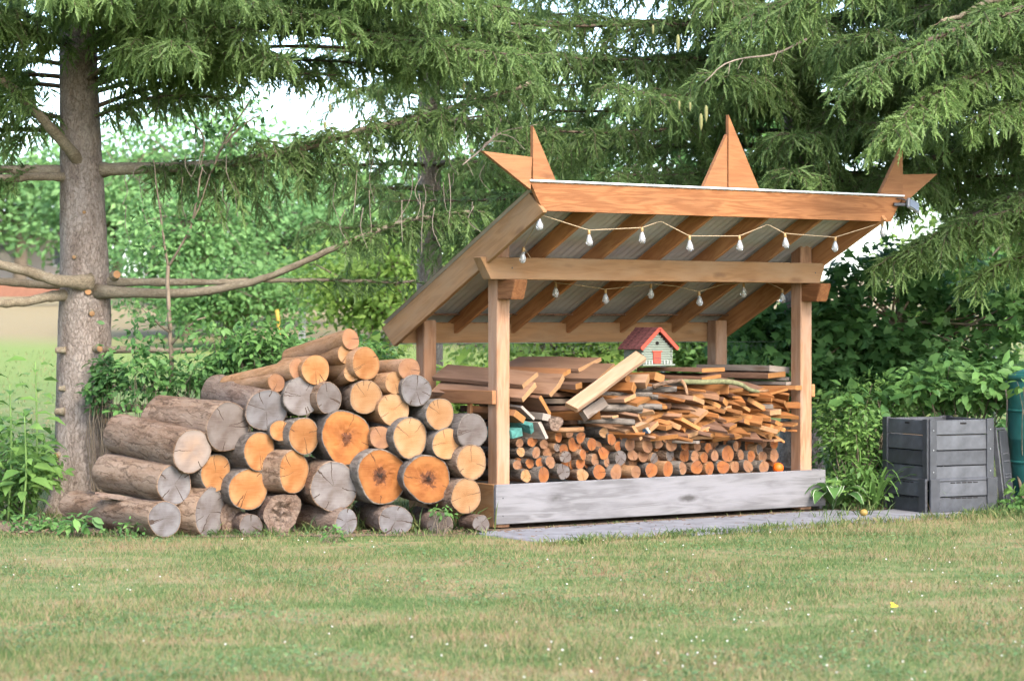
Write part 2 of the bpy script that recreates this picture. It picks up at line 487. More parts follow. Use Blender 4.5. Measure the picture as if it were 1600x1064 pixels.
bark_brown = bark('brown_bark', (0.1296, 0.08, 0.0522), (0.27, 0.175, 0.117), (0.4104, 0.3, 0.216), crack=0.5)
bark_grey = bark('grey_bark', (0.10, 0.085, 0.075), (0.19, 0.165, 0.145), (0.30, 0.265, 0.23))
bark_tan = bark('tan_pole_bark', (0.22, 0.115, 0.055), (0.36, 0.20, 0.10), (0.46, 0.27, 0.15), scale=1.6, bstr=0.35)
bark_rot = bark('rotten_bark', (0.11, 0.07, 0.05), (0.24, 0.16, 0.12), (0.36, 0.27, 0.21), scale=1.8, bstr=1.0)
bark_spruce = bark('spruce_bark', (0.20, 0.155, 0.128), (0.40, 0.33, 0.28), (0.56, 0.49, 0.43), scale=1.25, bstr=1.0, flakes=True, crack=0.32)
bark_limb = bark('spruce_limb_bark', (0.16, 0.13, 0.09), (0.27, 0.225, 0.16), (0.38, 0.33, 0.235), scale=2.0, bstr=0.5, flakes=True)
bark_twig = plain('twig_bark', (0.115, 0.085, 0.055), 0.9, var=0.3, scale=14)
bark_dead = plain('dead_twig', (0.25, 0.20, 0.155), 0.9, var=0.25, scale=14)
bark_stem = plain('sapling_bark', (0.22, 0.17, 0.12), 0.9, var=0.3, scale=20)

face_orange = cutface('fresh_orange_cut', (0.383, 0.2032, 0.0906), (0.3293, 0.1477, 0.0517), (0.2689, 0.1108, 0.0346), blotch=(0.2689, 0.1034, 0.0311), crack=0.8)
face_cream = cutface('fresh_cream_cut', (0.387, 0.2372, 0.1275), (0.36, 0.1996, 0.0923), (0.2853, 0.1355, 0.051), blotch=(0.3192, 0.1656, 0.0703), crack=0.6, rings=0.7)
face_tan = cutface('tan_cut', (0.3077, 0.1635, 0.0909), (0.2754, 0.1381, 0.069), (0.2349, 0.109, 0.0494), blotch=(0.2106, 0.1054, 0.0618), ncrack=1)
face_weathered_tan = cutface('weathered_tan_cut', (0.27, 0.235, 0.215), (0.30, 0.225, 0.175), (0.25, 0.175, 0.13), blotch=(0.20, 0.165, 0.15), ncrack=2, crack=0.9)
face_rust = cutface('rust_orange_cut', (0.3402, 0.1309, 0.0451), (0.2997, 0.1054, 0.0327), (0.243, 0.08, 0.0247), blotch=(0.2025, 0.08, 0.04), ncrack=1)
face_grey = cutface('weathered_grey_cut', (0.2067, 0.1989, 0.2028), (0.1755, 0.1638, 0.1677), (0.1326, 0.1186, 0.1154), blotch=(0.1092, 0.0897, 0.0819), ncrack=5, crack=0.9)
face_dark = cutface('dark_grey_cut', (0.17, 0.15, 0.14), (0.15, 0.13, 0.12), (0.12, 0.10, 0.09), blotch=(0.10, 0.075, 0.065), ncrack=4, crack=0.9)
face_rot = cutface('rotten_heart_cut', (0.3775, 0.1599, 0.0524), (0.3157, 0.1119, 0.0281), (0.1922, 0.064, 0.0197), blotch=(0.2402, 0.0799, 0.021), ncrack=2, rot=True)

needle = foliage('spruce_needles', (0.105, 0.165, 0.050), (0.205, 0.31, 0.095), (0.32, 0.43, 0.14), trans=0.5, rough=0.5)
leaf_dark = foliage('dark_leaves', (0.045, 0.115, 0.035), (0.12, 0.24, 0.068), (0.21, 0.35, 0.10), trans=0.45)
leaf_mid = foliage('mid_green_leaves', (0.06, 0.145, 0.04), (0.14, 0.27, 0.07), (0.24, 0.38, 0.10), trans=0.42)
leaf_light = foliage('light_green_leaves', (0.0792, 0.1672, 0.0396), (0.1672, 0.2904, 0.0704), (0.2816, 0.3872, 0.1056), trans=0.45)
leaf_yellow = foliage('yellow_green_leaves', (0.1408, 0.2376, 0.044), (0.264, 0.3784, 0.0792), (0.4048, 0.4664, 0.132), trans=0.5)
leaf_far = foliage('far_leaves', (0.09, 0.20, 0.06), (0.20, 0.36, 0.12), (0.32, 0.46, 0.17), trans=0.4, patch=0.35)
cream_edge = plain('cream_leaf_edge', (0.62, 0.66, 0.50), 0.6)
black_plastic = plain('black_plastic', (0.038, 0.040, 0.046), 0.5, spec=0.5, var=0.35, scale=14, bstr=0.25)
black_plastic_worn = plain('worn_black_plastic', (0.062, 0.065, 0.073), 0.55, spec=0.5, var=0.45, scale=7, bstr=0.25)
green_plastic = plain('green_plastic', (0.018, 0.12, 0.105), 0.45, spec=0.5, var=0.15)
metal_roof = plain('galvanised_steel', (0.62, 0.62, 0.63), 0.45, metal=0.25, var=0.15, scale=4)
metal_white = plain('white_flashing', (0.80, 0.81, 0.82), 0.5, var=0.04)
metal_grey = plain('grey_metal', (0.42, 0.43, 0.44), 0.45, metal=0.6)
wire_green = plain('dark_fence_wire', (0.10, 0.13, 0.11), 0.6, metal=0.3)
brass = plain('bulb_socket', (0.42, 0.27, 0.12), 0.5, metal=0.3)
cable_mat = plain('tan_cable', (0.50, 0.38, 0.24), 0.7)

# ------------------------------------------------------------------ shed frame of reference
SX, SY, STH = -0.1236, 19.528, 0.5948
cS, sS = math.cos(STH), math.sin(STH)
SM = Matrix.Translation((SX, SY, 0)) @ Matrix.Rotation(STH, 4, 'Z')


def sw(u, w, z):
    """shed frame (along the front, back into depth, up) to world"""
    return Vector((SX + u * cS - w * sS, SY + u * sS + w * cS, z))


def sinv(x, y):
    dx, dy = x - SX, y - SY
    return dx * cS + dy * sS, -dx * sS + dy * cS


def on_w(px, py, w):
    """point of the photograph on the vertical plane w in the shed frame: u, z"""
    k = (px - 800) / FOC
    u = (SX - w * sS - k * (SY + w * cS)) / (k * sS - cS)
    Y = SY + u * sS + w * cS
    return u, EYE - (py - HOR) / FOC * Y


# ------------------------------------------------------------------ ground
def lawn_material(name, blades):
    m = NT(name)
    geo = m.n('NewGeometry')
    st = m.n('Mapping', Vector=(geo, 0), Scale=(0.55, 0.9, 1.0))
    n1 = m.n('TexNoise', Vector=st, Scale=1.5, Detail=6.0, Roughness=0.68, Distortion=0.5)
    n2 = m.n('TexNoise', Vector=(geo, 0), Scale=7.0, Detail=4.0, Roughness=0.7)
    sep = m.n('SeparateXYZ', Vector=(geo, 0))
    # the mown open lawn has dried, the strip under the trees stays green
    wet = m.ramp(m.math('DIVIDE', (sep, 1), 30.0), [(0.52, 1.0), (0.585, 1.0), (0.635, 0.35), (0.72, 0.25), (0.80, 0.35)])
    far = m.ramp(m.math('DIVIDE', (sep, 1), 100.0), [(0.28, 0.0), (0.36, 1.0)])
    f = m.math('ADD', m.math('ADD', m.math('MULTIPLY', n1, 1.55), m.math('MULTIPLY', n2, 0.6)), m.math('MULTIPLY', wet, 0.03))
    if blades:
        a = m.n('Attribute', _attribute_name='tone')
        f = m.math('ADD', f, m.math('MULTIPLY', m.math('SUBTRACT', (a, 2), 0.5), 0.95))
        col = m.ramp(m.math('SUBTRACT', f, 0.672), [(0.14, (0.050, 0.088, 0.026)), (0.28, (0.098, 0.145, 0.044)), (0.44, (0.160, 0.188, 0.062)), (0.58, (0.238, 0.205, 0.095)), (0.76, (0.305, 0.212, 0.122)), (0.95, (0.205, 0.120, 0.070))])
        return m.finish(col, 0.6, None, trans=0.3, spec=0.2)
    col = m.ramp(m.math('SUBTRACT', f, 0.68), [(0.22, (0.072, 0.1116, 0.0324)), (0.42, (0.108, 0.1368, 0.0504)), (0.60, (0.18, 0.1584, 0.0792)), (0.80, (0.2376, 0.18, 0.108))])
    n3 = m.n('TexNoise', Vector=m.n('Mapping', Vector=(geo, 0), Scale=(0.12, 0.10, 1.0)), Scale=1.0, Detail=4.0)
    band = m.ramp(m.math('ADD', m.math('DIVIDE', (sep, 1), 100.0), m.math('MULTIPLY', m.math('SUBTRACT', n3, 0.5), 0.10)),
                  [(0.34, (0.1224, 0.1728, 0.0468)), (0.42, (0.144, 0.1872, 0.054)), (0.475, (0.2088, 0.1656, 0.09)), (0.80, (0.2232, 0.18, 0.1008)), (0.95, (0.1584, 0.1728, 0.0648))])
    col = m.mix(far, col, band)
    return m.finish(col, 0.95, n2, 0.6, 0.03, 0.1)


lawn_mat = lawn_material('mown_lawn', False)
blade_mat = lawn_material('grass_blades', True)
xs = np.concatenate([np.linspace(-300, -16, 14), np.linspace(-14, 14, 57), np.linspace(16, 300, 14)])
ys = np.concatenate([np.linspace(-60, 4, 8), np.linspace(5, 30, 51), np.linspace(32, 100, 35), np.linspace(110, 500, 14)])
gx, gy = np.meshgrid(xs, ys)
gz = ground_z(gx, gy)
nx = len(xs)
gi = (np.arange(len(ys) - 1)[:, None] * nx + np.arange(nx - 1)[None, :]).ravel()
lawn = link('lawn', npmesh('lawn', np.stack([gx, gy, gz], -1).reshape(-1, 3), np.stack([gi, gi + 1, gi + nx + 1, gi + nx], -1), smooth=True), None, lawn_mat)
tag(lawn, 'wide mown lawn, patchy green and straw coloured', kind='structure')

# paving strip in front of the shed
pav_mat = plain('concrete_slab', (0.215, 0.215, 0.23), 0.9, var=0.28, scale=5, bstr=0.3)
pav = empty('paving', (SX, SY, 0), STH)
tag(pav, 'grey concrete paving strip along the front of the shed', kind='structure')
for (u0, u1, w0, w1, cut) in ((-0.32, 1.05, -1.18, -0.10, 0.12), (1.065, 2.42, -1.30, -0.08, 0), (2.435, 3.78, -1.24, -0.06, 0), (3.795, 4.5, -1.22, -0.30, 0)):
    V = [(u0, w0 + cut, -.04), (u1, w0 - 0.0, -.04), (u1, w1, -.04), (u0, w1, -.04)]
    b = 0.012
    T1 = [(v[0], v[1], 0.002) for v in V]
    cx, cy = sum(v[0] for v in V) / 4, sum(v[1] for v in V) / 4
    T2 = [(v[0] + (b if v[0] < cx else -b), v[1] + (b if v[1] < cy else -b), 0.012) for v in V]
    F = [(3, 2, 1, 0)] + [(i, (i + 1) % 4, (i + 1) % 4 + 4, i + 4) for i in range(4)] + [(i + 4, (i + 1) % 4 + 4, (i + 1) % 4 + 8, i + 8) for i in range(4)] + [(8, 9, 10, 11)]
    link('slab', pymesh('slab', V + T1 + T2, F), pav, pav_mat)
soil_mat = plain('bare_soil', (0.17, 0.115, 0.075), 1.0, var=0.35, scale=18, bstr=0.8)


def patch(name, pts, mat, z, n=60, wob=0.06):
    pts = smooth_path(list(pts) + [pts[0]], n)[:-1]
    c = pts.mean(0)
    V = [tuple(c)] ; rings = 4
    for k in range(1, rings + 1):
        for p in pts:
            q = c + (p - c) * k / rings * (1 + rng.normal(0, wob) * (k == rings))
            V.append((q[0], q[1], 0))
    V = [(v[0], v[1], float(ground_z(v[0], v[1])) + z) for v in V]
    m_ = len(pts); F = [(0, 1 + i, 1 + (i + 1) % m_) for i in range(m_)]
    for k in range(rings - 1):
        o = 1 + k * m_
        F += [(o + i, o + m_ + i, o + m_ + (i + 1) % m_, o + (i + 1) % m_) for i in range(m_)]
    return link(name, pymesh(name, V, F), None, mat)


soil = patch('soil', [(-4.9, 19.9, 0), (-3.3, 18.95, 0), (-1.5, 18.95, 0), (-0.35, 19.15, 0), (-0.3, 20.2, 0), (-1.0, 20.6, 0), (-3.0, 20.6, 0), (-4.6, 20.5, 0)], soil_mat, 0.006)
tag(soil, 'bare brown soil under the log pile', kind='structure')
soil2 = patch('soil', [sw(-.1, -.13, 0), sw(1.8, -.11, 0), sw(3.75, -.11, 0), sw(3.75, .3, 0), sw(3.6, 1.4, 0), sw(1.8, 1.5, 0), sw(.05, 1.4, 0), sw(-.1, .5, 0)], soil_mat, 0.008, wob=0.01)
tag(soil2, 'bare brown soil under the shed floor', kind='structure')


def in_shed(x, y):
    u, w = sinv(x, y)
    return (u > -0.05) & (u < 3.72) & (w > -0.03) & (w < 1.55)


def on_paving(x, y):
    u, w = sinv(x, y)
    e = 0.05 * np.sin(u * 7.0) + 0.03 * np.sin(u * 19.0)
    return ((u > -0.34 + e) & (u < 4.46 + e) & (w > -1.22 + e) & (w < -0.02) & ((u < 3.8) | (w < -.32)))


# grass: density follows what the lens resolves
def grass_points(n, y0, y1, spread=0.27):
    y = y0 * (y1 / y0) ** rng.random(n)
    x = (rng.random(n) * 2 - 1) * (spread * y)
    return x, y


acc = Acc()
for (n, y0, y1, h0, h1, wd) in ((195000, 9.5, 19.3, 0.022, 0.055, 0.0042), (60000, 19.0, 24.5, 0.03, 0.075, 0.0042), (16000, 24.5, 42, 0.03, 0.08, 0.010)):
    x, y = grass_points(n, y0, y1)
    k = ~(in_shed(x, y) | on_paving(x, y))
    u_, w_ = sinv(x, y)
    thin = (y > 19.0) & (x > -4.6) & (x < -0.25) & (y < 20.6) & (rng.random(n) < 0.8)
    k &= ~thin
    x, y = x[k], y[k]; n = len(x)
    P = np.stack([x, y, ground_z(x, y) - 0.003], -1)
    lump = .5 + .25 * np.sin(x * 2.3 + 1.7 * np.sin(y * 1.1)) + .25 * np.sin(y * 3.1 + 2 * np.sin(x * 1.7)) + .22 * np.sin(x * 9 + y * 7) * np.sin(y * 11 - x * 5)
    L = rng.uniform(h0, h1, n) * (0.6 + 0.8 * np.clip(lump, 0, 1.2)) * np.where(rng.random(n) < .04, 1.7, 1)
    D = np.stack([rng.normal(0, .55, n), rng.normal(0, .55, n), np.ones(n)], -1)
    N = np.stack([rng.normal(0, 1, n), rng.normal(0, 1, n) - 0.4, 0.3 * np.ones(n)], -1)
    tv = [(0, -.5, 0), (0, .5, 0), (1, 0, .12)]
    V, F = scatter(tv, [(0, 1, 2)], P, D, N, L, np.full(n, wd) * rng.uniform(.7, 1.4, n))
    acc.add(V, F, np.repeat(rng.random(n), 3))
go = acc.build('grass_blades', blade_mat)
tag(go, 'short mown grass blades covering the lawn', 'grass', kind='stuff')

# longer tufts against the logs and the paving
acc = Acc()
def tuft(x, y, n, h, r, tone=.25):
    P = np.stack([x + rng.normal(0, r, n), y + rng.normal(0, r, n), np.zeros(n)], -1)
    P[:, 2] = ground_z(P[:, 0], P[:, 1])
    D0 = np.stack([rng.normal(0, .45, n), rng.normal(0, .45, n), np.ones(n)], -1); D0 = unit(D0)
    L = h * rng.uniform(.5, 1.1, n)
    side = unit(np.cross(D0, rand_dirs(n))) * (0.0028 + h * 0.012)
    bend = np.stack([D0[:, 0], D0[:, 1], -0.25 * np.ones(n)], -1)
    p1 = P + D0 * (L * .5)[:, None]; p2 = P + D0 * (L * .85)[:, None] + bend * (L * .32)[:, None]
    V = np.stack([P - side, P + side, p1 + side * .8, p1 - side * .8, p2], 1).reshape(-1, 3)
    o = (np.arange(n) * 5)[:, None, None]
    F = (np.array([(0, 1, 2), (0, 2, 3), (3, 2, 4)])[None] + o).reshape(-1, 3)
    acc.add(V, F, np.repeat(rng.normal(tone, .14, n), 5))
for (px, py, n, h, r) in ((560, 818, 26, .34, .05), (566, 822, 22, .25, .06), (640, 822, 30, .36, .05), (652, 826, 22, .28, .06), (712, 815, 30, .34, .07), (735, 822, 34, .33, .08), (752, 818, 24, .3, .05),
                           (482, 828, 22, .22, .05), (490, 822, 12, .26, .04), (345, 830, 14, .16, .05), (420, 832, 16, .15, .06), (1350, 800, 20, .2, .08), (1300, 803, 30, .14, .12)):
    p = at(px, py, FOC * EYE / (py + 6 - HOR))
    tuft(p.x, p.y, n, h, r)
for i in range(330):
    u = rng.uniform(-.4, 4.7); w = -1.27 + .05 * math.sin(u * 7) + rng.normal(0, .06)
    p = sw(u, w, 0); tuft(p.x, p.y, 7, rng.uniform(.06, .12), .05, .3)
for i in range(150):
    x = rng.uniform(-4.7, -.2); p = (x, 18.9 + .07 * (x + 4.7) + rng.normal(0, .07)); tuft(p[0], p[1], 7, rng.uniform(.05, .12), .05, .3)
for i in range(60):
    u = rng.uniform(0, 3.7); p = sw(u, -.06 + rng.normal(0, .02), 0); tuft(p.x, p.y, 2, .05, .03, .4)
for i in range(260):
    px = rng.uniform(1290, 1640); Y = rng.uniform(20.6, 23.2); p = at(px, 800, Y); 
    if not on_paving(p.x, p.y): tuft(p.x, p.y, 8, rng.uniform(.08, .2), .07, .3)
tg = acc.build('grass_tufts', blade_mat)
tag(tg, 'longer unmown grass tufts by the logs, paving and bin', 'grass', kind='stuff')

# clover heads
clover_mat = plain('clover_white', (0.78, 0.74, 0.68), 0.8, var=0.1)
cl = [(0, 0, 1), (1, 0, 0.1), (.3, .95, .1), (-.8, .6, .1), (-.8, -.6, .1), (.3, -.95, .1), (0, 0, -.6)]
clf = [(0, 1, 2), (0, 2, 3), (0, 3, 4), (0, 4, 5), (0, 5, 1), (6, 2, 1), (6, 3, 2), (6, 4, 3), (6, 5, 4), (6, 1, 5)]
n = 340
x, y = grass_points(n, 10.5, 19.0)
dens = 0.35 + 0.65 * (np.sin(x * 1.9 + 1.2) * np.sin(y * 1.3) > -.1) ; right = (x > 0)
k = (rng.random(n) < dens * (0.45 + 0.55 * right)) & ~on_paving(x, y)
x, y = x[k], y[k]; n = len(x)
P = np.stack([x, y, rng.uniform(.028, .05, n)], -1)
V, F = scatter(cl, clf, P, np.tile([1.0, 0, 0], (n, 1)), np.tile([0, 0, 1.0], (n, 1)) + rng.normal(0, .3, (n, 3)), rng.uniform(.004, .0075, n))
clo = link('clover_flowers', npmesh('clover_flowers', V, F), None, clover_mat)
tag(clo, 'scattered white clover heads in the lawn', 'clover', kind='stuff')

# low clover and plantain leaves in patches between the grass
n = 26000
x, y = grass_points(n, 10.0, 19.2)
pt = np.sin(x * 1.3 + 2 * np.sin(y * .8)) * np.sin(y * 1.6 + 1.5 * np.sin(x * 1.1)) + .5 * np.sin(x * 5.1 + 1) * np.sin(y * 4.3)
k = (pt > .32 + .3 * rng.random(n)) & ~on_paving(x, y) & ~in_shed(x, y)
x, y = x[k], y[k]; n = len(x)
P = np.stack([x, y, rng.uniform(.012, .04, n)], -1)
V, F = scatter(LEAF_V, LEAF_F, P, np.stack([rng.normal(0, 1, n), rng.normal(0, 1, n), rng.normal(.1, .25, n)], -1), np.array([0, -.5, 1.0]) + rng.normal(0, .35, (n, 3)), rng.uniform(.014, .034, n), rng.uniform(.02, .04, n))
cv = link('clover_leaves', npmesh('clover_leaves', V, F, np.repeat(rng.normal(.3, .2, n), 4)), None, foliage('clover_leaf', (0.06, 0.115, 0.04), (0.115, 0.18, 0.065), (0.17, 0.23, 0.09), trans=.3))
tag(cv, 'low clover and plantain leaves spread through the lawn', 'clover', kind='stuff')

# fallen needles, bark crumbs and twigs along the base board and on the paving
n = 380
u = rng.uniform(-.2, 4.4, n); w = np.where(rng.random(n) < .6, -.06 - np.abs(rng.normal(0, .10, n)), rng.uniform(-1.15, -.05, n))
far_end = (u > 2.9) & (rng.random(n) < .5); w = np.where(far_end, rng.uniform(-.6, -.05, n), w)
P = np.stack([SX + u * cS - w * sS, SY + u * sS + w * cS, np.full(n, .016)], -1)
a_ = rng.uniform(0, 6.28, n)
V, F = scatter([(0, -.5, 0), (1, -.4, 0), (1.1, .3, .05), (.1, .5, .12)], [(0, 1, 2), (0, 2, 3)], P, np.stack([np.cos(a_), np.sin(a_), rng.normal(0, .1, n)], -1), np.array([0, 0, 1.0]) + rng.normal(0, .2, (n, 3)), rng.uniform(.008, .045, n), rng.uniform(.004, .014, n))
lt = link('bark_litter', npmesh('bark_litter', V, F), None, plain('bark_crumbs', (0.17, 0.10, 0.06), 1.0, var=.5, scale=6))
tag(lt, 'brown bark crumbs and needles littering the paving', 'litter', kind='stuff')
n = 700
x = rng.uniform(-5.0, -.3, n); y = 18.95 + .06 * (x + 4.7) + np.abs(rng.normal(0, .18, n))
P = np.stack([x, y, np.full(n, .012)], -1); a_ = rng.uniform(0, 6.28, n)
V, F = scatter([(0, -.5, 0), (1, -.4, 0), (1.1, .3, .05), (.1, .5, .12)], [(0, 1, 2), (0, 2, 3)], P, np.stack([np.cos(a_), np.sin(a_), rng.normal(0, .2, n)], -1), np.array([0, 0, 1.0]) + rng.normal(0, .3, (n, 3)), rng.uniform(.015, .08, n), rng.uniform(.006, .022, n))
lt = link('bark_litter', npmesh('bark_litter', V, F), None, plain('bark_chips', (0.22, 0.14, 0.09), 1.0, var=.5, scale=6))
tag(lt, 'loose bark chips strewn along the foot of the log pile', 'litter', kind='stuff')

# ------------------------------------------------------------------ shed
shed = empty('firewood_shed', (SX, SY, 0), STH, 'open cedar firewood shed with sloping metal roof and star points', 'shed')
CE = [cedar, cedar]


def ROOF(w):                      # top of the roof sheet
    return 2.872 - 0.472 * (w + 0.86)


for (p0, p1, W, T) in (((-.012, .019, .216), (3.66, .019, .216), .336, .038),):
    board('base_board', p0, p1, T, W, grey_wood, shed, bev=.006)
board('base_board', (.007, .040, .203), (.007, 1.40, .203), .036, .362, cedar_rough, shed)
board('base_board', (3.64, .040, .203), (3.64, 1.40, .203), .036, .362, grey_wood, shed)
board('base_board', (.03, 1.42, .203), (3.62, 1.42, .203), .036, .362, cedar_rough, shed)
for i in range(9):
    board('floor_plank', (.03, .115 + i * .143, .30), (3.62, .115 + i * .143, .30), .136, .03, cedar_rough, shed)
for (u0, u1, w0, w1, top) in ((.027, .157, .041, .186, 2.46), (3.391, 3.527, .041, .186, 2.46), (.038, .168, 1.22, 1.36, 1.765), (3.345, 3.485, 1.22, 1.36, 1.765)):
    uc, wc = (u0 + u1) / 2, (w0 + w1) / 2
    board('post', (uc, wc, .02), (uc, wc, top), w1 - w0, u1 - u0, post_wood, shed, up=(1, 0, 0), bev=.008)
# main beams, with sniped ends
board('beam', (-.175, -.03, 2.196), (3.54, -.03, 2.196), .12, .186, cedar_rough, shed, bev=.006, zskew0=-.05, zskew1=.032)
board('beam', (-.10, 1.385, 1.65), (3.60, 1.385, 1.65), .044, .178, cedar_rough, shed)
for uc in (.092, 3.459):
    board('bracket', (uc, .04, 2.018), (uc, -.20, 2.018), .13, .165, cedar_red, shed, zskew1=.03, bev=.01)
# rafters under the sheet
def sloped(name, u, w0, w1, depth, thick, mat, drop=0.022, plumb=True):
    vd = depth * math.hypot(1, .472)
    z0, z1 = ROOF(w0) - drop - vd / 2, ROOF(w1) - drop - vd / 2
    return board(name, (u, w0, z0), (u, w1, z1), thick, depth, mat, shed, zskew0=depth / 2 * .472, zskew1=depth / 2 * .472)
for i in range(5):
    sloped('rafter', -.15 + .617 * (i + 1), -.80, 1.425, .14, .04, cedar)
sloped('barge_board', -.150, -.818, 1.50, .235, .04, cedar_rough, drop=.012)
sloped('barge_board', 3.562, -.818, 1.50, .20, .04, cedar, drop=.012)
board('eave_board', (-.13, 1.45, 1.66), (3.54, 1.45, 1.66), .036, .17, cedar, shed)
for (wp) in (1.30, .35):
    board('purlin', (-.12, wp, ROOF(wp) - .036), (3.54, wp, ROOF(wp) - .036), .07, .016, pine_dark, shed)
# fascia with mitred ends
def prism(name, pts, w0, w1, mat, parent=shed, bev=.004):
    """outline in the (u, z) plane given a real thickness from w0 to w1, grain along u"""
    n_ = len(pts)
    cx = sum(p[0] for p in pts) / n_; cz = sum(p[1] for p in pts) / n_
    ins = [(p[0] + (cx - p[0]) * bev * 4, p[1] + (cz - p[1]) * bev * 4) for p in pts]
    V = [(p[0] - cx, w0 - w0, p[1] - cz) for p in ins] + [(p[0] - cx, bev, p[1] - cz) for p in pts] + [(p[0] - cx, w1 - w0, p[1] - cz) for p in pts]
    F = [tuple(range(n_))]
    for k in (0, 1):
        F += [(k * n_ + i, (k + 1) * n_ + i, (k + 1) * n_ + (i + 1) % n_, k * n_ + (i + 1) % n_) for i in range(n_)]
    F.append(tuple(range(3 * n_ - 1, 2 * n_ - 1, -1)))
    me = pymesh(name, V, F)
    import bmesh
    bm = bmesh.new(); bm.from_mesh(me); bmesh.ops.recalc_face_normals(bm, faces=bm.faces); bm.to_mesh(me); bm.free()
    return link(name, me, parent, mat, Matrix.Translation((cx, w0, cz)))
prism('fascia', [(-.253, 2.868), (-.128, 2.640), (3.665, 2.645), (3.806, 2.868)], -.862, -.822, cedar_red)
fl = board('flashing', (-.262, -.838, 2.880), (3.815, -.838, 2.880), .085, .016, metal_white, shed, bev=.003)
# star points: upright and outward horns
for pts, w0 in (([(-.714, 3.098), (-.250, 2.806), (-.236, 3.068)], -.860), ([(-.234, 3.319), (-.234, 2.889), (-.010, 2.889)], -.868),
                ([(1.778, 3.344), (1.520, 2.889), (1.778, 2.889)], -.858), ([(1.782, 3.507), (1.782, 2.889), (2.122, 2.889)], -.872),
                ([(3.802, 3.332), (3.520, 2.889), (3.802, 2.889)], -.868), ([(4.242, 3.094), (3.806, 3.073), (3.806, 2.80)], -.860)):
    ps = prism('star_point', pts, w0, w0 + .038, cedar_red_flat)
# corrugated roof sheets
for k in range(4):
    u0 = -.205 + k * .955; u1 = u0 + .985
    us = np.linspace(u0, u1, 66); wsx = np.linspace(-.868, 1.545, 10)
    U, Wg = np.meshgrid(us, wsx)
    Z = ROOF(Wg) - .004 + .007 * np.sin((U + .205) * 2 * np.pi / .076) + .0012 * (k % 2)
    top = np.stack([U, Wg, Z], -1).reshape(-1, 3)
    m_ = len(us); ii = (np.arange(9)[:, None] * m_ + np.arange(m_ - 1)[None]).ravel()
    F = np.stack([ii, ii + 1, ii + m_ + 1, ii + m_], -1)
    bot = top.copy(); bot[:, 2] -= .0008
    link('roof_sheet', npmesh('roof_sheet', np.vstack([top, bot]), np.vstack([F, F[:, ::-1] + len(top)]), smooth=True), shed, metal_roof)
# side rails
board('side_rail', (.003, .05, 1.115), (.003, 1.36, 1.10), .040, .115, cedar_red_flat, shed)
board('side_rail', (.205, 1.33, .75), (3.36, 1.33, .75), .04, .14, cedar_rough, shed)
board('side_rail', (3.552, .05, 1.115), (3.552, 1.36, 1.10), .040, .115, cedar, shed)
for (u, w, a) in ((.003, .47, .0), (.004, .72, .35)):
    board('side_slat', (u + .03, w, .40), (u + .03, w + a * .5, 1.05), .05, .03, cedar, shed, up=(1, 0, 0))
# screw heads
for (u, z) in ((.06, .27), (.06, .12), (3.60, .30), (3.60, .10), (.09, 2.20), (3.45, 2.20)):
    w_ = -.0005 if z < 1 else -.091
    V = [(math.cos(a) * .007, 0, math.sin(a) * .007) for a in np.arange(8) * .785] + [(math.cos(a) * .004, -.003, math.sin(a) * .004) for a in np.arange(8) * .785]
    link('screw', pymesh('screw', V, [(i, (i + 1) % 8, (i + 1) % 8 + 8, i + 8) for i in range(8)] + [tuple(range(8, 16))]), shed, black_plastic, Matrix.Translation((u, w_, z)))

# ------------------------------------------------------------------ string lights
glass = NT('clear_bulb_glass')
_p = glass.n('BsdfPrincipled'); _p.inputs['Base Color'].default_value = (0.95, 0.96, 0.97, 1); _p.inputs['Roughness'].default_value = 0.10
_p.inputs['IOR'].default_value = 1.45; _p.inputs['Transmission Weight'].default_value = 0.78
glass.t.links.new(_p.outputs[0], glass.out.inputs[0]); glass = glass.m
filament_glint = plain('pale_glint_metal', (0.75, 0.74, 0.72), 0.35, metal=0.8)  # pale on purpose: the bulbs' silvery glimmer is put into this colour


def lathe(prof, sides=14):
    V, F = [], []
    for (r, z) in prof:
        for i in range(sides):
            a = i / sides * 6.28318
            V.append((r * math.cos(a), r * math.sin(a), z))
    for k in range(len(prof) - 1):
        for i in range(sides):
            a, b = k * sides + i, k * sides + (i + 1) % sides
            F.append((a, b, b + sides, a + sides))
    F.append(tuple(range(sides))[::-1]); F.append(tuple(range(len(V) - sides, len(V))))
    return V, F


bulb_me = pymesh('bulb', *lathe([(.012, -.035), (.016, -.05), (.027, -.078), (.034, -.108), (.032, -.128), (.020, -.144), (.004, -.150)][::-1]), smooth=True)
sock_me = pymesh('socket', *lathe([(.009, .006), (.013, 0), (.0145, -.01), (.0145, -.038), (.012, -.042)][::-1]), smooth=True)
fil_me = pymesh('filament_glint', *lathe([(.003, -.042), (.014, -.07), (.018, -.10), (.006, -.122)][::-1], 6), smooth=True)  # filament widened to a cone so the bulbs look brighter


def light_string(label, pts, bulbs):
    """pts: cable path in the shed frame; bulbs: hanging points"""
    root = empty('string_light', sw(*bulbs[0]), STH, label, 'string lights', 'bulb strings under the shed roof')
    o = sw(*bulbs[0]); rot = Matrix.Rotation(-STH, 3, 'Z')
    P = [rot @ (sw(*p) - o) for p in pts]
    tt = np.linspace(0, len(P) - 1, 90); Pa = np.array([tuple(p) for p in P])
    tube('cable', [tuple(np.interp(t, np.arange(len(P)), Pa[:, k]) for k in range(3)) for t in tt], .0034, cable_mat, root, 5, 60)
    for b in bulbs:
        p = rot @ (sw(*b) - o)
        M = Matrix.Translation(p) @ Matrix.Rotation(random.uniform(-.08, .08), 4, 'X') @ Matrix.Rotation(random.uniform(-.08, .08), 4, 'Y')
        bo = link('bulb', bulb_me, root, glass, M @ Matrix.Scale(0.88, 4))
        link('socket', sock_me, bo, brass); link('filament_glint', fil_me, bo, filament_glint)


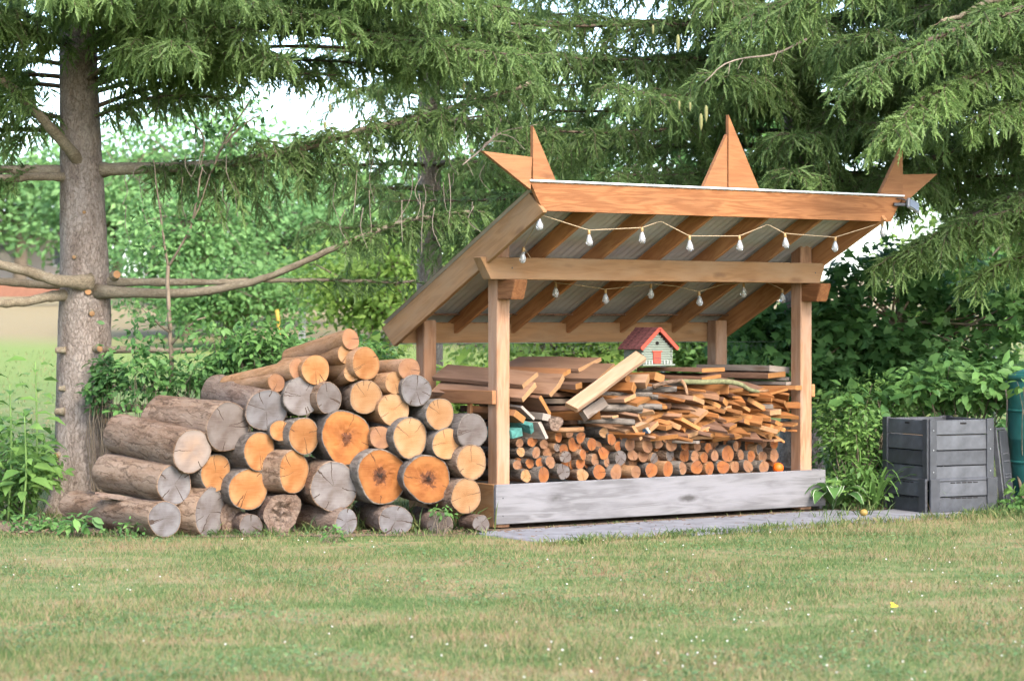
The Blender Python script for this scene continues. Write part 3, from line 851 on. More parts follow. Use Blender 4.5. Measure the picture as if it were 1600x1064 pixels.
def pw(px, py, w):
    u, z = on_w(px, py, w)
    return (u, w, z)
B1 = [pw(842, 335, -.79), pw(920, 360, -.79), pw(1003, 356, -.79), pw(1077, 369, -.79), pw(1155, 369, -.79), pw(1226, 365, -.79), pw(1305, 371, -.79), pw(1378, 348, -.79)]
C1 = [pw(846, 331, -.79)] + B1[:3] + [pw(1032, 346, -.77)] + B1[3:5] + [pw(1200, 351, -.77)] + B1[5:]
light_string('string of eight clear bulbs hanging just behind the top fascia board', C1, B1)
B2 = [pw(818, 387, -.25), pw(868, 442, .30), pw(946, 452, .30), pw(1017, 444, .30), pw(1092, 456, .30), pw(1162, 443, .30), pw(1222, 452, .30)]
C2 = [pw(846, 334, -.70), B2[0], pw(835, 412, .0), B2[1], pw(905, 446, .30), B2[2], pw(985, 448, .30), B2[3], pw(1055, 447, .30), B2[4], pw(1130, 444, .30), B2[5], pw(1195, 440, .30), B2[6]]
light_string('string of seven clear bulbs hanging behind the main front beam', C2, B2)

# solar box on the far end of the fascia
so = empty('solar_box', sw(3.80, -.90, 2.80), STH, 'small grey solar box clipped to the end of the fascia', 'solar box')
sb = board('housing', (0, -.03, 0.02), (.13, -.03, -.03), .03, .10, metal_grey, so, up=(0, .35, 1), bev=.008)
board('panel', (.012, -.049, .02), (.118, -.049, -.026), .006, .082, plain('solar_cell', (0.20, 0.23, 0.28), 0.2, spec=.6), so, up=(0, .35, 1))
tube('clip', [(.0, -.02, .03), (-.03, 0, .05), (-.08, .025, .055)], .006, black_plastic, so, 6, 10)
board('bracket', (-.12, .02, .0), (-.01, -.01, .0), .02, .03, black_plastic, so)
tube('hook', [(.125, -.03, -.03), (.14, -.03, -.06), (.12, -.03, -.075), (.10, -.03, -.06)], .004, metal_grey, so, 6, 12)

# ------------------------------------------------------------------ logs
def log_mesh(seed, Rr, L, seg=26, rings=9, warp=0.045, taper=0.96, rough=0.012, oval=1.0, rot=0.0, bend=0.0, rim=.035):
    """bark tube and sawn face; X runs from the face (0) to the back (L)"""
    g = np.random.default_rng(seed)
    ph = np.arange(seg) / seg * 2 * np.pi
    prof = 1 + warp * (np.sin(2 * ph + g.uniform(0, 6)) + .7 * np.sin(3 * ph + g.uniform(0, 6)) + .4 * np.sin(5 * ph + g.uniform(0, 6)))
    ys = np.cos(ph) * prof * Rr * oval; zs = np.sin(ph) * prof * Rr
    V = []
    xs_ = np.concatenate([[.002, 0.0, .006], np.linspace(.05, L - .01, rings), [L]])
    fine = g.normal(0, 1, (len(xs_), seg))
    fine = .5 * fine + .25 * np.roll(fine, 1, 0) + .25 * np.roll(fine, -1, 0)
    for i, x in enumerate(xs_):
        f = x / L
        k = 1 + (taper - 1) * f + rough * fine[i] * (1.0 if i > 2 else .35) * (0.08 / Rr + .5)
        if i == 0: k = np.full(seg, 1 - rim)
        if i == 1: k = k * .99
        b = bend * math.sin(f * 3.1)
        V += [(x, ys[j] * k[j], zs[j] * k[j] + b) for j in range(seg)]
    F = []
    n_ = len(xs_)
    for i in range(n_ - 1):
        for j in range(seg):
            a, c = i * seg + j, i * seg + (j + 1) % seg
            F.append((a, c, c + seg, a + seg))
    F.append(tuple(range((n_ - 1) * seg, n_ * seg)))
    body = pymesh('bark', V, F, smooth=True)
    # face
    FV, FT, FF = [(.0035, 0, 0)], [0.0], []
    nr = 6
    for k in range(1, nr + 1):
        f = k / nr
        for j in range(seg):
            x = .0025 + g.normal(0, .0012)
            if rot and f < .62:
                x += max(0, .5 + .5 * math.sin(ys[j] * f * 70 + seed) * math.sin(zs[j] * f * 60 + 2 * seed)) * rot * (1 - f / .62) ** .6
            q = f * (1 - rim + .006)
            q *= 1 + (g.normal(0, .006) if k == nr else 0)
            FV.append((x if k < nr else .001, ys[j] * q, zs[j] * q)); FT.append(f)
    for j in range(seg):
        FF.append((0, 1 + (j + 1) % seg, 1 + j))
    for k in range(nr - 1):
        o = 1 + k * seg
        for j in range(seg):
            FF.append((o + j, o + (j + 1) % seg, o + seg + (j + 1) % seg, o + seg + j))
    face = pymesh('cut_face', FV, FF, smooth=not rot)
    a = face.attributes.new('tone', 'FLOAT', 'POINT'); a.data.foreach_set('value', np.array(FT, np.float32))
    return body, face


def make_log(name, label, cat, group, face_pt, back_dir, Rr, L, bmat, fmat, seed, **kw):
    M = frame(face_pt, Vector(face_pt) + Vector(back_dir), roll=random.Random(seed).uniform(0, 6.28) if not kw.get('noroll') else 0)
    kw.pop('noroll', None)
    body, face = log_mesh(seed, Rr, L, **kw)
    root = bpy.data.objects.new(name, None); COL.objects.link(root); root.matrix_world = M; root.empty_display_size = .1
    tag(root, label, cat, group)
    b = link('bark', body, root, bmat); f = link('cut_face', face, root, fmat)
    return root


O_, C_, T_, G_, D_, X_ = face_orange, face_cream, face_tan, face_grey, face_dark, face_rot
# px, py, rx, ry of the sawn end; yaw (deg, how far the log turns away sideways), pitch, length, bark, face, label
PILE = [
    (548, 530, 13, 16, 50, -16, 1.0, bark_tan, T_, 'slim orange pole topmost at the peak of the log pile'),
    (541.8, 554, 13.5, 15.5, 42, -14, .7, bark_tan, C_, 'slim cream ended pole just under the topmost pole'),
    (572, 568, 20, 26, 28, -3, .6, bark_tan, O_, 'broad orange log at the peak, beside the slim cream ended pole'),
    (493.6, 578, 20.5, 23.5, 28, -3, .6, bark_tan, O_, 'bright orange log end between two long tan poles on top'),
    (550, 582.5, 13, 13, 42, -14, .55, bark_tan, C_, 'small ringed cream log end in the middle of the top tier'),
    (466, 576.5, 13.5, 16, 66, -11, 1.05, bark_tan, T_, 'long bare tan pole lying over the grey logs, upper of two'),
    (432, 598, 12.8, 14, 68, -5, .72, bark_tan, T_, 'long bare tan pole lying over the grey logs, lower of two'),
    (471.5, 619, 29, 29.5, 30, -3, .6, bark_grey, G_, 'pale grey log end split by a three way crack'),
    (514, 622, 20, 24, 30, -2, .55, bark_brown, face_dark, 'brown weathered log end next to the three way cracked one'),
    (571.5, 620, 25, 26, 30, -2, .6, bark_brown, C_, 'cream orange log with one vertical crack, below the peak'),
    (617, 598.5, 14.5, 17, 48, -6, .5, bark_tan, C_, 'small cream log end tucked under the top brown pole'),
    (640, 577.5, 16, 18, 62, -3, .52, bark_tan, face_tan, 'rusty brown pole end topmost next to the shed post'),
    (650.5, 610, 23, 25, 40, -2, .55, bark_grey, G_, 'blue grey cracked log end below the rusty pole'),
    (615.5, 640.5, 23.5, 25, 32, -2, .55, bark_tan, C_, 'smooth cream orange log above the tall pear shaped one'),
    (687.5, 647, 22, 24, 30, -2, .6, bark_grey, C_, 'cream orange log with a short top crack near the shed rail'),
    (738, 674, 24, 27, 62, -5, .62, bark_grey, D_, 'dark grey bark covered log lying against the shed post'),
    (438.5, 673, 17, 16.5, 30, -2, .55, bark_grey, O_, 'small orange log end wedged below the long tan poles'),
    (475, 681, 24, 28, 30, -1, .6, bark_grey, O_, 'orange log end squeezed beside the big hollow hearted log'),
    (541, 683.5, 39, 41, 30, 0, .65, bark_grey, X_, 'large orange log with a hollow rotten heart, uppermost of three'),
    (596, 683.5, 18, 17, 52, -4, .5, bark_tan, face_tan, 'small tan log end wedged beside the hollow hearted log'),
    (641, 684, 27, 32, 30, -1, .6, bark_grey, C_, 'tall pear shaped orange log end in the middle of the pile'),
    (697.5, 693.5, 22, 24, 30, -1, .6, bark_grey, C_, 'pale ringed log end, second up beside the shed'),
    (737, 722, 23.5, 27, 34, -1, .6, bark_brown, C_, 'cream log end touching the shed post, middle of its column'),
    (405, 705, 24.5, 30, 34, -1, .6, bark_grey, O_, 'orange log end below the big grey log, third column'),
    (459, 737, 23.5, 33, 38, -1, .6, bark_brown, O_, 'tall orange log end with loose bark beside the grey cracked log'),
    (521.5, 760.5, 37, 38, 38, 0, .65, bark_brown, G_, 'large grey log end with a star of fine cracks'),
    (597.5, 744.5, 38, 43, 30, 0, .65, bark_grey, X_, 'large orange log with rotten holes, middle of three'),
    (668, 748.5, 36, 38.5, 30, 0, .65, bark_grey, X_, 'large orange log with crumbling brown heart, nearest the shed'),
    (728.5, 775, 23.5, 27, 32, -1, .6, bark_brown, C_, 'cream log end lowest beside the grey base board'),
    (388, 764.5, 30, 33, 34, 0, .6, bark_grey, O_, 'round orange log end resting on the low grey logs'),
    (337, 739, 22.5, 30, 36, 0, .6, bark_grey, O_, 'tall orange log end between two stacks of weathered logs'),
    (541, 816, 17, 21, 62, -3, .62, bark_rot, face_grey, 'low weathered log in the grass beneath the star cracked log'),
    (618, 814, 26, 24.5, 52, -2, .6, bark_rot, face_grey, 'low grey log in the grass beneath the middle rotten log'),
    (688, 819, 22, 18.5, 44, -2, .5, bark_rot, face_dark, 'small low grey log in the grass closest to the paving'),
    (392, 821, 18, 17.5, 58, -3, .45, bark_rot, face_dark, 'small dark half sunk log beneath the round orange one'),
    (328, 801, 23, 39, 56, 0, .40, bark_brown, face_grey, 'grey log with tall oval end standing in the front row'),
    (257.5, 811, 25, 28.5, 66, -2, 1.05, bark_brown, face_grey, 'longest reddish brown log lying lowest before the spruce trunk'),
    (272.5, 757, 27, 31, 60, -4, .72, bark_brown, face_grey, 'weathered log whose grey end has five spoke cracks'),
    (300, 705, 29.5, 34, 60, -4, .74, bark_brown, face_weathered_tan, 'weathered log with tan and grey end, upper of the trunk side stack'),
    (356, 667, 32, 39, 60, -4, .72, bark_brown, face_dark, 'thick dark ended log on top next to the spruce'),
    (416, 641, 33, 31, 58, -5, .56, bark_rot, face_grey, 'grey ended log with shaggy bark under the long poles'),
]
SEEN = [110, 48, 30, 30, 40, 126, 92, 40, 30, 40, 38, 45, 40, 40, 40, 55, 30, 35, 35, 38, 35, 35, 35, 40, 40, 50, 35, 35, 35, 40, 35, 75, 50, 40, 40, 40, 177, 115, 124, 117, 85]      # how far each log's side shows beyond its end, photo pixels
PITCH = [-11, -10, -3, -3, -10, -8, -5, -3, -2, -2, -4, -2, -2, -2, -2, -2, -2, -1, 0, -3, -1, -1, -1, -1, -1, 0, 0, 0, -1, 0, 0, 0, 0, 0, 0, 0, -1, 2, 4.5, 2, 4]
for i, (px, py, rx, ry, _y, _p, _l, bm_, fm, lab) in enumerate(PILE):
    app = min(R(52), max(R(17), math.acos(min(.96, rx / ry)))); pit = PITCH[i]
    L = min(1.6, max(.5, SEEN[i] / 205 / math.sin(app)))
    zrow = (835 - py) / 190.0
    Y = 19.02 + (px - 250) / 440 * .22 + zrow * .10
    if py > 795: Y -= 0.03
    Y -= {36: .17, 37: .16, 38: .20, 39: .06}.get(i, 0)
    c = at(px, py, Y)
    Rr = ry / FOC * Y * 1.02
    view = math.atan2(c.x, c.y)
    yw = app - view
    d = Vector((-math.sin(yw) * math.cos(R(pit)), math.cos(yw) * math.cos(R(pit)), math.sin(R(pit))))
    fz = c.z - Rr
    if py > 795 and c.z - Rr < 0: c.z = max(c.z, Rr * .72)
    d = Vector((d.x, d.y, 0 if py > 795 else d.z))
    big = fm is X_
    make_log('stacked_log', lab, 'log', 'logs in the open pile', c, d, Rr, L, bm_, fm, 100 + i, warp=.05 if big else .03,
             rough=.035 if bm_ in (bark_brown, bark_rot) else .012, rot=.025 if big else 0, rim=.015 if bm_ is bark_tan else random.Random(i).uniform(.04, .065), rings=10, oval=min(1.15, max(.9, rx / ry / math.cos(app))), noroll=True)
# crumbling stump between the low logs, loose bark on the long log, wood chunk by the paving
make_log('rotten_log', 'crumbling rotten brown log with no clean end, low in the pile', 'log', None, at(440, 803, 19.12), (-.35, .93, 0), .165, .5, bark_rot, bark_rot, 301, warp=.12, rough=.09, rot=.09)
make_log('rotten_log', 'low bark stripped log behind the small half sunk one', 'log', None, at(362, 812, 19.22), (-.6, .8, 0), .12, .5, bark_rot, bark_rot, 302, warp=.1, rough=.06, rot=.03)
make_log('wood_chunk', 'small weathered wood chunk in the grass beside the base board', 'wood', None, at(752, 818, 19.22), (-.5, .85, 0), .075, .24, bark_rot, face_dark, 303, warp=.1)
def bark_slab(label, pts, width, seed):
    P = smooth_path(pts, 14); g = np.random.default_rng(seed)
    V, F = [], []
    m_ = 9
    for i, p in enumerate(P):
        wd = width * (0.75 + .25 * math.sin(i * 1.7)) * (0.6 if i in (0, len(P) - 1) else 1)
        for lay in (0, 1):
            for j in range(m_):
                a = (j / (m_ - 1) - .5) * 2.0
                r = width * .62 - lay * .022 + g.normal(0, .006)
                V.append((p[0] + g.normal(0, .006), p[1] - math.sin(a) * wd * .8, p[2] + (math.cos(a) - .75) * r))
    q = 2 * m_
    for i in range(len(P) - 1):
        for j in range(m_ - 1):
            a = i * q + j
            F.append((a, a + 1, a + q + 1, a + q)); F.append((a + m_, a + m_ + q, a + m_ + q + 1, a + m_ + 1))
        F.append((i * q, i * q + q, i * q + q + m_, i * q + m_)); e = i * q + m_ - 1
        F.append((e, e + m_, e + m_ + q, e + q))
    for e in (0, (len(P) - 1) * q):
        F += [(e + j, e + j + m_, e + j + m_ + 1, e + j + 1) for j in range(m_ - 1)]
    o = link('bark_slab', pymesh('bark_slab', V, F, smooth=True), None, bark_rot)
    return tag(o, label, 'bark')
bark_slab('curled slab of loose bark lying along the longest low log', [at(258, 786, 19.1), at(225, 783, 19.2), at(180, 776, 19.3), at(150, 772, 19.4)], .13, 5)
bark_slab('shaggy strip of bark on top of the upper trunk side log', [at(312, 678, 19.2), at(275, 668, 19.3), at(225, 664, 19.45)], .10, 6)

# ------------------------------------------------------------------ firewood inside the shed
ROUNDS = {
 'bottom row': [(821.7, 743.6, 10.5, 'p'), (849.6, 742, 12.5, 'o'), (880.5, 737, 13, 'g'), (910, 742, 11, 'p'), (936.6, 737.5, 12.5, 'o'), (963, 738, 13.5, 't'), (994, 738, 11, 't'), (1018, 734.5, 12.5, 'o'), (1044, 733, 12.5, 'o'), (1067, 731.5, 9.5, 't'), (1089, 730, 12.5, 'o'), (1109, 731.5, 10.5, 'o'), (1130, 729.6, 11, 'o'), (1149, 729.6, 9.5, 't'), (1169, 728.5, 10.5, 't'), (1194, 729, 10.5, 't')],
 'second row': [(808, 726, 8, 't'), (828, 724, 8.5, 'o'), (843.5, 722.5, 8.5, 'o'), (860, 722, 9.5, 't'), (884, 714, 10, 'g'), (907, 724, 9, 'o'), (930, 718.5, 9.5, 't'), (948, 722, 8, 't'), (970, 715.5, 11.5, 'g'), (988.5, 711, 10, 't'), (1006, 712.5, 10, 't'), (1022.5, 716, 8.5, 'g'), (1047, 710.5, 10, 'g'), (1070, 711.5, 11, 'o'), (1086, 713, 8.5, 't'), (1100.5, 715, 8.5, 'o'), (1117, 712, 8, 't'), (1137.5, 709, 13, 'o'), (1158, 711, 9, 't'), (1174, 712.5, 9, 'o'), (1192, 714, 9.5, 't'), (1210, 711.5, 12, 't')],
 'third row': [(814, 706, 8.5, 'p'), (838, 707, 9, 't'), (855.5, 708, 8.5, 't'), (870, 699, 7, 'g'), (881, 702, 8.5, 'o'), (911, 710, 9, 'o'), (943, 708, 9.5, 'o'), (966, 697, 9, 'o'), (984.5, 693, 11.5, 't'), (1012, 696.5, 11.5, 't'), (1030, 693, 9, 't'), (1049.5, 695, 11, 't'), (1070, 696, 8, 'o'), (1090, 697, 8, 't'), (1107, 700, 9, 'o'), (1187, 703, 9, 'g'), (1150, 697, 8, 't')],
 'upper rows': [(832, 690, 9.5, 'o'), (812, 692, 8, 't'), (850, 694, 7.5, 't'), (873, 682.5, 9, 'o'), (896, 694.5, 10.5, 'o'), (907.5, 683.5, 9.5, 'o'), (925, 694, 10.5, 'o'), (955.5, 686, 9.5, 'o'), (944, 676, 9, 'p'), (890, 676, 8, 't'), (1042, 684, 9, 't'), (974, 680, 8, 'o')],
}
ORD = ['first', 'second', 'third', 'fourth', 'fifth', 'sixth', 'seventh', 'eighth', 'ninth', 'tenth', 'eleventh', 'twelfth', 'thirteenth', 'fourteenth', 'fifteenth', 'sixteenth', 'seventeenth', 'eighteenth', 'nineteenth', 'twentieth', 'twenty-first', 'twenty-second', 'twenty-third', 'twenty-fourth', 'twenty-fifth', 'twenty-sixth']
FK = {'o': (face_rust, 'orange'), 't': (face_tan, 'tan'), 'g': (face_dark, 'grey'), 'p': (face_cream, 'pale')}
sd = 500
for row, lst in ROUNDS.items():
    for i, (px, py, r, k) in enumerate(sorted(lst)):
        w = .085 + .07 * random.random() + (.04 if row != 'bottom row' else 0)
        u, z = on_w(px, py, w)
        p = sw(u, w, z); Rr = r / FOC * p.y * .98
        yw = STH + R(random.uniform(-6, 16))
        d = Vector((-math.sin(yw), math.cos(yw), random.uniform(-.03, .03)))
        fm, cn = FK[k]
        make_log('firewood_round', f'{cn} firewood round, {ORD[i]} from the shaded post in the {row} behind the base board', 'firewood', 'firewood rounds in the shed', p, d, Rr, random.uniform(.6, .95),
                 random.choice((bark_grey, bark_brown, bark_grey, bark_tan)), fm, sd, seg=18, rings=5, warp=random.uniform(.03, .10), rough=.02, oval=random.uniform(.82, 1.12))
        sd += 1
for i in range(46):
    px = 808 + (i % 23) * 18.2 + random.uniform(-4, 4); py = (727 if i < 23 else 704) - (px - 808) * .028 + random.uniform(-3, 3)
    w = .26; u, z = on_w(px, py, w); yw = STH + R(random.uniform(-4, 10))
    make_log('firewood_round', f'firewood round half hidden in the gaps between front ends, {ORD[i % 23]} along, {"lower" if i < 23 else "upper"} tier', 'firewood', 'firewood rounds in the shed', sw(u, w, z), (-math.sin(yw), math.cos(yw), 0), random.uniform(.05, .065), .6,
             random.choice((bark_grey, bark_brown)), random.choice((face_rust, face_tan)), 900 + i, seg=14, rings=4, warp=.05)
# longer hidden bulk of the stack: wide planks lying along the shed behind the front ends
for i in range(7):
    z = .80 + i * .062
    o = board('stacked_plank', sw(.30, .78, z), sw(3.30 - .06 * (i % 3), .80, z), .52, .045, pine_dark if i % 2 else pine_grey, None, jit=.004)
    tag(o, f'long plank lying deep in the stack, {ORD[i]} from below', 'plank', 'planks deep in the firewood stack')

WM = {'n': ([pine_new, end_tan], 'pale new'), 't': ([pine_tan, end_tan], 'tan'), 'o': ([pine_orange, end_orange], 'orange'), 'g': ([pine_grey, end_grey], 'grey'), 'd': ([pine_dark, end_orange], 'dark brown'), 'r': ([cedar_red_flat, end_orange], 'red brown'), 'q': ([teal_paint, teal_paint], 'teal'), 'b': ([blue_paint, end_grey], 'blue')}


def offcut(name, label, px, py, w, yaw, pit, roll, L, W, T, mk, skew=0.0, taper=1.0, jit=.003, cat='offcut', group='sawn offcuts in the shed'):
    u, z = on_w(px, py, w)
    p = sw(u, w, z)
    a = STH + R(yaw)
    d = Vector((-math.sin(a) * math.cos(R(pit)), math.cos(a) * math.cos(R(pit)), math.sin(R(pit))))
    o = board(name, p, p + d * L, W, T, WM[mk][0], None, roll=R(roll), skew0=skew, jit=jit, taper=taper, bev=.003)
    return tag(o, label, cat, group)


HAND = [
 ('plank_offcut', 'wide tan plank sticking out lowest beside the shaded post, its sawn end sloping', 827, 613, .02, 58, 2, -32, 1.0, .24, .045, 't'),
 ('plank_offcut', 'wide tan plank above the lowest one beside the shaded post', 829, 594, .10, 60, 3, -27, 1.0, .24, .04, 't'),
 ('plank_offcut', 'short steep plank forming the lower half of the vee shaped pair', 867, 610, .04, 55, 2, -48, .7, .12, .04, 't'),
 ('plank_offcut', 'tan plank forming the upper half of the vee shaped pair', 877, 596, .08, 55, 2, -30, .8, .16, .05, 't'),
 ('plank_offcut', 'red brown edged plank behind the vee shaped pair', 884, 584, .25, 60, 1, -14, .9, .20, .035, 'r'),
 ('plank_offcut', 'broad thin plank with long sloping yellow end under the slanted pale board', 948, 583, .15, 56, 0, -22, .9, .34, .04, 't'),
 ('plank_offcut', 'broad plank highest in the stack with a reddish corner', 922, 570, .42, 62, 0, -16, .9, .34, .035, 't'),
 ('plank_offcut', 'brown plank lying flat beneath the broad sloping one', 905, 603, .12, 64, 0, -6, .8, .12, .05, 'd'),
 ('slanted_board', 'long pale new board slanting up across the stack toward the birdhouse', 893, 637, -.06, -84, 28, 34, .92, .125, .045, 'n'),
 ('plank_offcut', 'weathered squared block under the foot of the slanted pale board', 912, 650, .0, -64, 16, -30, .36, .09, .09, 'g'),
 ('plank_offcut', 'split orange stick running below the slanted pale board', 938, 648, .03, 66, -3, -12, .6, .07, .07, 'o'),
 ('plank_offcut', 'thin white edged strip under the split orange stick', 962, 651, .02, 72, -2, -8, .7, .06, .018, 'n'),
 ('plank_offcut', 'dark plank tilted down beside the shaded post with a pale edge', 852, 634, .04, 60, 4, 50, .6, .20, .035, 'd'),
 ('plank_offcut', 'thin grey plank tilted down just behind the shaded post', 825, 645, .03, 60, 4, 42, .5, .16, .025, 'g'),
 ('painted_offcut', 'teal painted offcut leaning down beside the shaded post', 831, 670, -.01, 45, 10, 55, .4, .10, .045, 'q'),
 ('painted_offcut', 'teal painted offcut lying flat behind the shaded post', 808, 677, .02, 50, 0, -12, .5, .11, .07, 'q'),
 ('plank_offcut', 'rough red brown split piece behind the shaded post', 812, 651, .03, 55, 3, 30, .5, .14, .06, 'r'),
 ('plank_offcut', 'short grey brown stick end above the knotty root', 854, 652, .02, 60, 2, 10, .5, .07, .06, 'g'),
 ('plank_offcut', 'upright grey board end next to the teal pieces', 849, 672, .04, 55, 0, 75, .5, .15, .04, 'g'),
 ('squared_timber', 'squared timber with a pale diamond shaped end below the birdhouse', 1012, 596, .02, 48, -2, 38, .7, .095, .095, 'n'),
 ('plank_offcut', 'split orange piece beside the pale diamond ended timber', 1031, 590, .06, 52, -2, 20, .6, .09, .075, 'o'),
 ('plank_offcut', 'split orange piece below the tip of the slanted pale board', 991, 607, .02, 50, -2, 24, .6, .11, .08, 'o'),
 ('plank_offcut', 'tan plank end under the slanted board tip with a yellow edge', 985, 622, .01, 56, -3, -18, .6, .14, .035, 't'),
 ('plank_offcut', 'reddish stub poking out left of the diamond ended timber', 981, 592, .12, 50, 0, 20, .5, .07, .06, 'r'),
 ('flat_board', 'wide dark board lying flat beneath the birdhouse, upper of two', 1115, 578, .18, 72, 0, 0, .70, .36, .035, 'd'),
 ('flat_board', 'wide dark board lying flat beneath the birdhouse, lower of two', 1112, 590, .12, 74, 1, -5, .62, .30, .030, 'd'),
 ('bark_slab_board', 'bark backed slab board with arched orange end, uppermost near the sunny post', 1218, 577, .26, 72, 0, 4, .80, .30, .055, 'g'),
 ('bark_slab_board', 'bark backed slab board with arched orange end, second near the sunny post', 1214, 586, .20, 74, 0, -3, .72, .28, .045, 'd'),
 ('flat_board', 'grey weathered board under the bark backed slabs, upper of two', 1233, 592, .22, 82, 0, 0, .52, .16, .028, 'g'),
 ('flat_board', 'grey weathered board under the bark backed slabs, lower of two', 1234, 599, .16, 84, 0, 0, .60, .16, .030, 'g'),
 ('squared_timber', 'squared orange block end between the mossy branch and the slabs', 1138, 609, .03, 66, -2, 6, .6, .09, .09, 'o'),
 ('long_offcut', 'slim stick ending at the sunny post, uppermost of its fan', 1248, 606, .02, 76, -1, 0, .75, .055, .04, 'o'),
 ('long_offcut', 'slim stick ending at the sunny post, second of its fan', 1249, 633, .01, 78, -1, 0, .75, .065, .055, 'o'),
 ('long_offcut', 'broad curved orange slab reaching to the sunny post', 1243, 664, .0, 76, 3, -5, .85, .16, .022, 'o'),
 ('long_offcut', 'narrow orange slab lowest of those reaching to the sunny post', 1243, 673, .02, 78, 2, 0, .80, .09, .022, 'o'),
 ('long_offcut', 'flat orange board with a square end over the rounds', 1214, 676, .02, 74, 0, 0, .70, .14, .03, 'o'),
 ('long_offcut', 'lowest flat tan board resting on the rounds', 1216, 688, .0, 72, 0, 0, .85, .15, .022, 't'),
 ('long_offcut', 'grey board with splintered end resting on the rounds', 1091, 691, .0, 66, 0, 0, .75, .12, .025, 'g'),
 ('painted_offcut', 'blue painted offcut tilted among the sticks', 1011, 669, .01, 40, 0, 58, .4, .10, .03, 'b'),
 ('plank_offcut', 'tan square board end tilted beside the blue painted offcut', 996, 676, .0, 44, 0, 50, .4, .16, .035, 't'),
]
for h in HAND:
    h = list(h)
    h[5] = h[5] * (.55 if h[0] == 'long_offcut' else .3) if h[5] > 0 else h[5]
    o = offcut(*h, skew=random.uniform(-.03, .03), cat='board')
# fan of split offcuts between the poles and the sunny post
lay = 0
for y in (612, 620, 628, 636, 645, 653, 661, 669, 677, 684):
    i = 0
    x = 988 + random.uniform(0, 20)
    while x < 1238 - (10 if y > 640 else 0):
        if y < 625 and x < 1075:
            x += 30; continue
        mk = random.choices('otdgn', (6.5, 2.6, 1.8, .5, .3))[0]
        offcut('split_offcut', f'{WM[mk][1]} split offcut, {ORD[i]} from the pole ends in {ORD[lay]} layer down', x, y + random.uniform(-3, 3), random.uniform(-.02, .12), random.uniform(0, 46), random.uniform(-3, 14), random.uniform(-45, 40),
               random.uniform(.45, .8), random.uniform(.07, .18), random.uniform(.018, .045), mk, random.uniform(-.13, .13), random.uniform(.8, 1.1), .004)
        i += 1
        x += random.uniform(19, 34)
    lay += 1
# round poles and crooked branches on the stack
for j, (px, py, r, yw, L, lab) in enumerate(((1019, 617, .024, 58, .6, 'slim pole end, upper of the pair by the diamond ended timber'), (1028, 621, .023, 58, .6, 'slim pole end, lower of the pair by the diamond ended timber'), (1057, 608, .026, 62, .6, 'slim grey barked pole below the dark boards'),
                                     (1034, 636, .028, 64, .7, 'grey barked pole with a cream end over the split offcuts'), (1004, 637, .032, 62, .6, 'stout pole with a ringed orange end under the tan plank'), (912, 671, .022, 66, .4, 'pale stick poking out beside the knotty root'), (992, 660, .028, 60, .5, 'grey pole with a pale end above the square board end'))):
    u, z = on_w(px, py, .0); p = sw(u, 0, z); a = STH + R(yw)
    make_log('pole', lab, 'pole', 'slim poles on the firewood stack', p, (-math.sin(a), math.cos(a), .03), r, L, bark_grey if j != 5 else bark_tan, face_cream, 800 + j, seg=12, rings=5, rough=.006, bend=.01)
u, z = on_w(869, 662, 0); 
make_log('knotty_root', 'knobbly grey root end poking out of the stack', 'root', None, sw(u, 0, z), (-.6, .8, 0), .066, .4, bark_rot, bark_rot, 820, warp=.14, rough=.08, rot=.02)
br = empty('crooked_branch', sw(*pw(1096, 597, -.02)), 0, 'mossy crooked branch lying across the offcuts', 'branch')
_o = sw(*pw(1096, 597, -.02))
tube('bark', [tuple(sw(*pw(a, b, c)) - _o) for a, b, c in ((1060, 596, .05), (1096, 597, -.02), (1130, 596, -.03), (1155, 600, -.03), (1172, 609, -.03), (1186, 612, -.02))], [.022, .024, .024, .022, .020, .014], plain('mossy_bark', (0.17, 0.17, 0.085), .95, var=.4, scale=30), br, 8, 24, .001)
tube('bark_stub', [tuple(sw(*pw(a, b, c)) - _o) for a, b, c in ((1180, 611, -.02), (1192, 611, -.02), (1200, 610, -.01))], [.014, .013, .012], bark_tan, br, 8, 10)
br = empty('crooked_branch', sw(*pw(1066, 595, -.02)), 0, 'bent reddish branch hooked under the dark flat boards', 'branch')
_o = sw(*pw(1066, 595, -.02))
tube('bark', [tuple(sw(*pw(a, b, c)) - _o) for a, b, c in ((1020, 604, .04), (1045, 597, -.02), (1066, 594, -.02))], [.022, .02, .016], bark_brown, br, 8, 16, .001)
tube('side_shoot', [tuple(sw(*pw(a, b, c)) - _o) for a, b, c in ((1064, 594, -.02), (1070, 602, -.03), (1074, 617, -.04))], [.018, .016, .012], bark_tan, br, 8, 10)

# ------------------------------------------------------------------ birdhouse
bu, bz = on_w(1004.5, 572, .36)
bh = empty('birdhouse', sw(bu, .36, bz), STH, 'little pale green birdhouse with red roof and door on the firewood stack', 'birdhouse')
sage = plain('sage_paint', (0.25, 0.29, 0.235), .75, var=.12, scale=16)
red = plain('red_paint', (0.50, 0.085, 0.05), .6, var=.15, scale=20)
darkred = plain('weathered_red_shingle', (0.20, 0.07, 0.068), .9, var=.6, scale=22, bstr=.5)
whitep = plain('white_paint', (0.72, 0.72, 0.70), .7)
hole_shade = plain('painted_hole_shade', (0.012, 0.010, 0.009), .9)  # near black: the shade inside openings is put into this colour
bw, bd, eh, ah = .325, .28, .165, .31       # width, depth, eaves, apex
board('floor', (-.02, bd / 2, .008), (bw + .02, bd / 2, .008), bd + .06, .016, sage, bh, two=False)
nl = 7; lh = .0215
def half(z):
    return bw / 2 if z < eh else max(.01, bw / 2 * (1 - (z - eh) / (ah - eh)))
